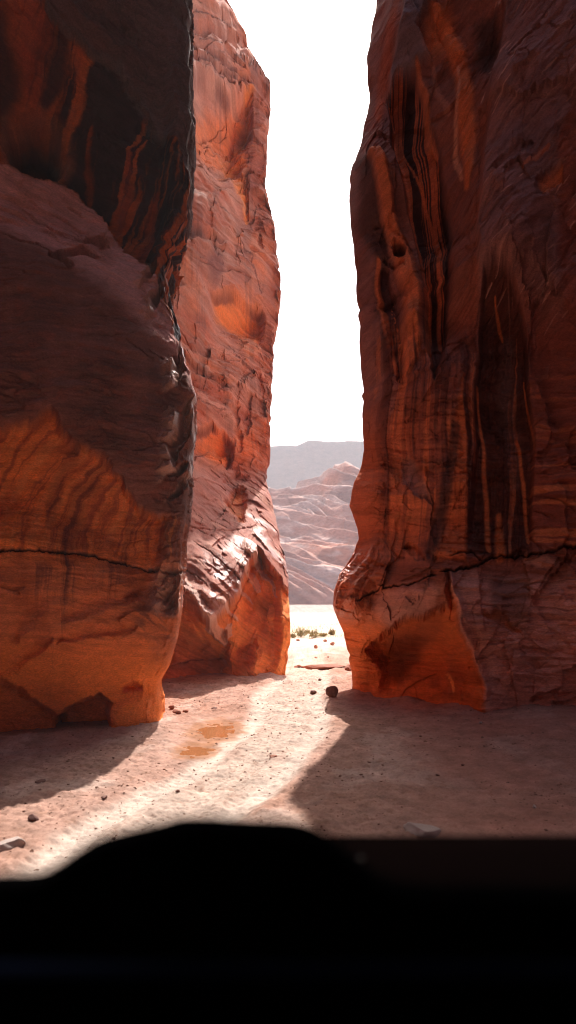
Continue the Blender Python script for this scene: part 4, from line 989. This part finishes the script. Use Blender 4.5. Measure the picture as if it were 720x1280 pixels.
def knob(name, x, y, z, r, h, mat):
    V, Fc = loft([[(x + rr * math.cos(t), y + rr * math.sin(t), zz) for t in np.linspace(0, 2 * math.pi, 20, endpoint=False)] for rr, zz in ((r, z), (r, z + h * .7), (r * .7, z + h), (.0005, z + h))], True)
    part(name, V, Fc, mat)
knob('glint_knob', (451 - CX) / F * 1.04, 1.04, 1.283, .004, .004, M_CHR)  # added knob standing in for a spot of reflected light

# ------------------------------------------------------------------ air, light, camera
def haze_box(x0, x1, y0, y1, z0, z1, dens):
    V = [(x, y, z) for z in (z0, z1) for y in (y0, y1) for x in (x0, x1)]
    Fc = [(0, 2, 3, 1), (4, 5, 7, 6), (0, 1, 5, 4), (2, 6, 7, 3), (0, 4, 6, 2), (1, 3, 7, 5)]
    me = bpy.data.meshes.new('haze'); me.from_pydata(V, [], Fc)
    m = bpy.data.materials.new('haze'); m.use_nodes = True; nt = m.node_tree
    nt.nodes.remove(nt.nodes['Principled BSDF'])
    v = nt.nodes.new('ShaderNodeVolumePrincipled'); v.inputs['Color'].default_value = (.93, .94, .97, 1); v.inputs['Density'].default_value = dens; v.inputs['Anisotropy'].default_value = .1
    nt.links.new(v.outputs[0], nt.nodes['Material Output'].inputs['Volume'])
    me.materials.append(m); o = bpy.data.objects.new('haze', me); COL.objects.link(o); tag(o, kind='stuff')
haze_box(-1600, 1600, -500, 1950, -2.5, 96, .0008)

w = bpy.data.worlds.new('World'); scene.world = w; w.use_nodes = True
nt = w.node_tree; bg = nt.nodes['Background']
sky = nt.nodes.new('ShaderNodeTexSky'); sky.sky_type = 'NISHITA'; sky.sun_disc = False
sky.sun_elevation = R(SUN_EL); sky.sun_rotation = R(SUN_AZ); sky.dust_density = 4.0; sky.air_density = 1.0; sky.ozone_density = 1.0
nt.links.new(sky.outputs[0], bg.inputs['Color']); bg.inputs['Strength'].default_value = .15

sl = bpy.data.lights.new('sun', 'SUN'); sl.energy = 3.6; sl.angle = R(.53); sl.color = (1.0, .96, .91)
so = bpy.data.objects.new('sun', sl); COL.objects.link(so)
import mathutils
sd = mathutils.Vector((math.sin(R(SUN_AZ)) * math.cos(R(SUN_EL)), math.cos(R(SUN_AZ)) * math.cos(R(SUN_EL)), math.sin(R(SUN_EL))))
so.rotation_euler = sd.to_track_quat('Z', 'Y').to_euler()

cam = bpy.data.cameras.new('camera'); co_ = bpy.data.objects.new('camera', cam); COL.objects.link(co_)
co_.location = (0, 0, EYE); co_.rotation_euler = (R(90), 0, 0)
cam.sensor_fit = 'VERTICAL'; cam.sensor_height = 36; cam.sensor_width = 20.25; cam.lens = 36 * F / 1280
cam.shift_y = (HZ - 640) / 1280
cam.clip_start = .05; cam.clip_end = 5000
cam.dof.use_dof = True; cam.dof.focus_distance = 13.0; cam.dof.aperture_fstop = 1.9
scene.camera = co_
scene.view_settings.view_transform = 'Standard'; scene.view_settings.look = 'None'; scene.view_settings.gamma = 1; scene.view_settings.use_curve_mapping = False
scene.view_settings.exposure = 1.36
cy = scene.cycles
cy.max_bounces = 10; cy.diffuse_bounces = 6; cy.glossy_bounces = 3; cy.volume_bounces = 0; cy.use_denoising = True; cy.filter_width = 1.05
cy.sample_clamp_indirect = 8; cy.use_adaptive_sampling = True; cy.adaptive_threshold = .01
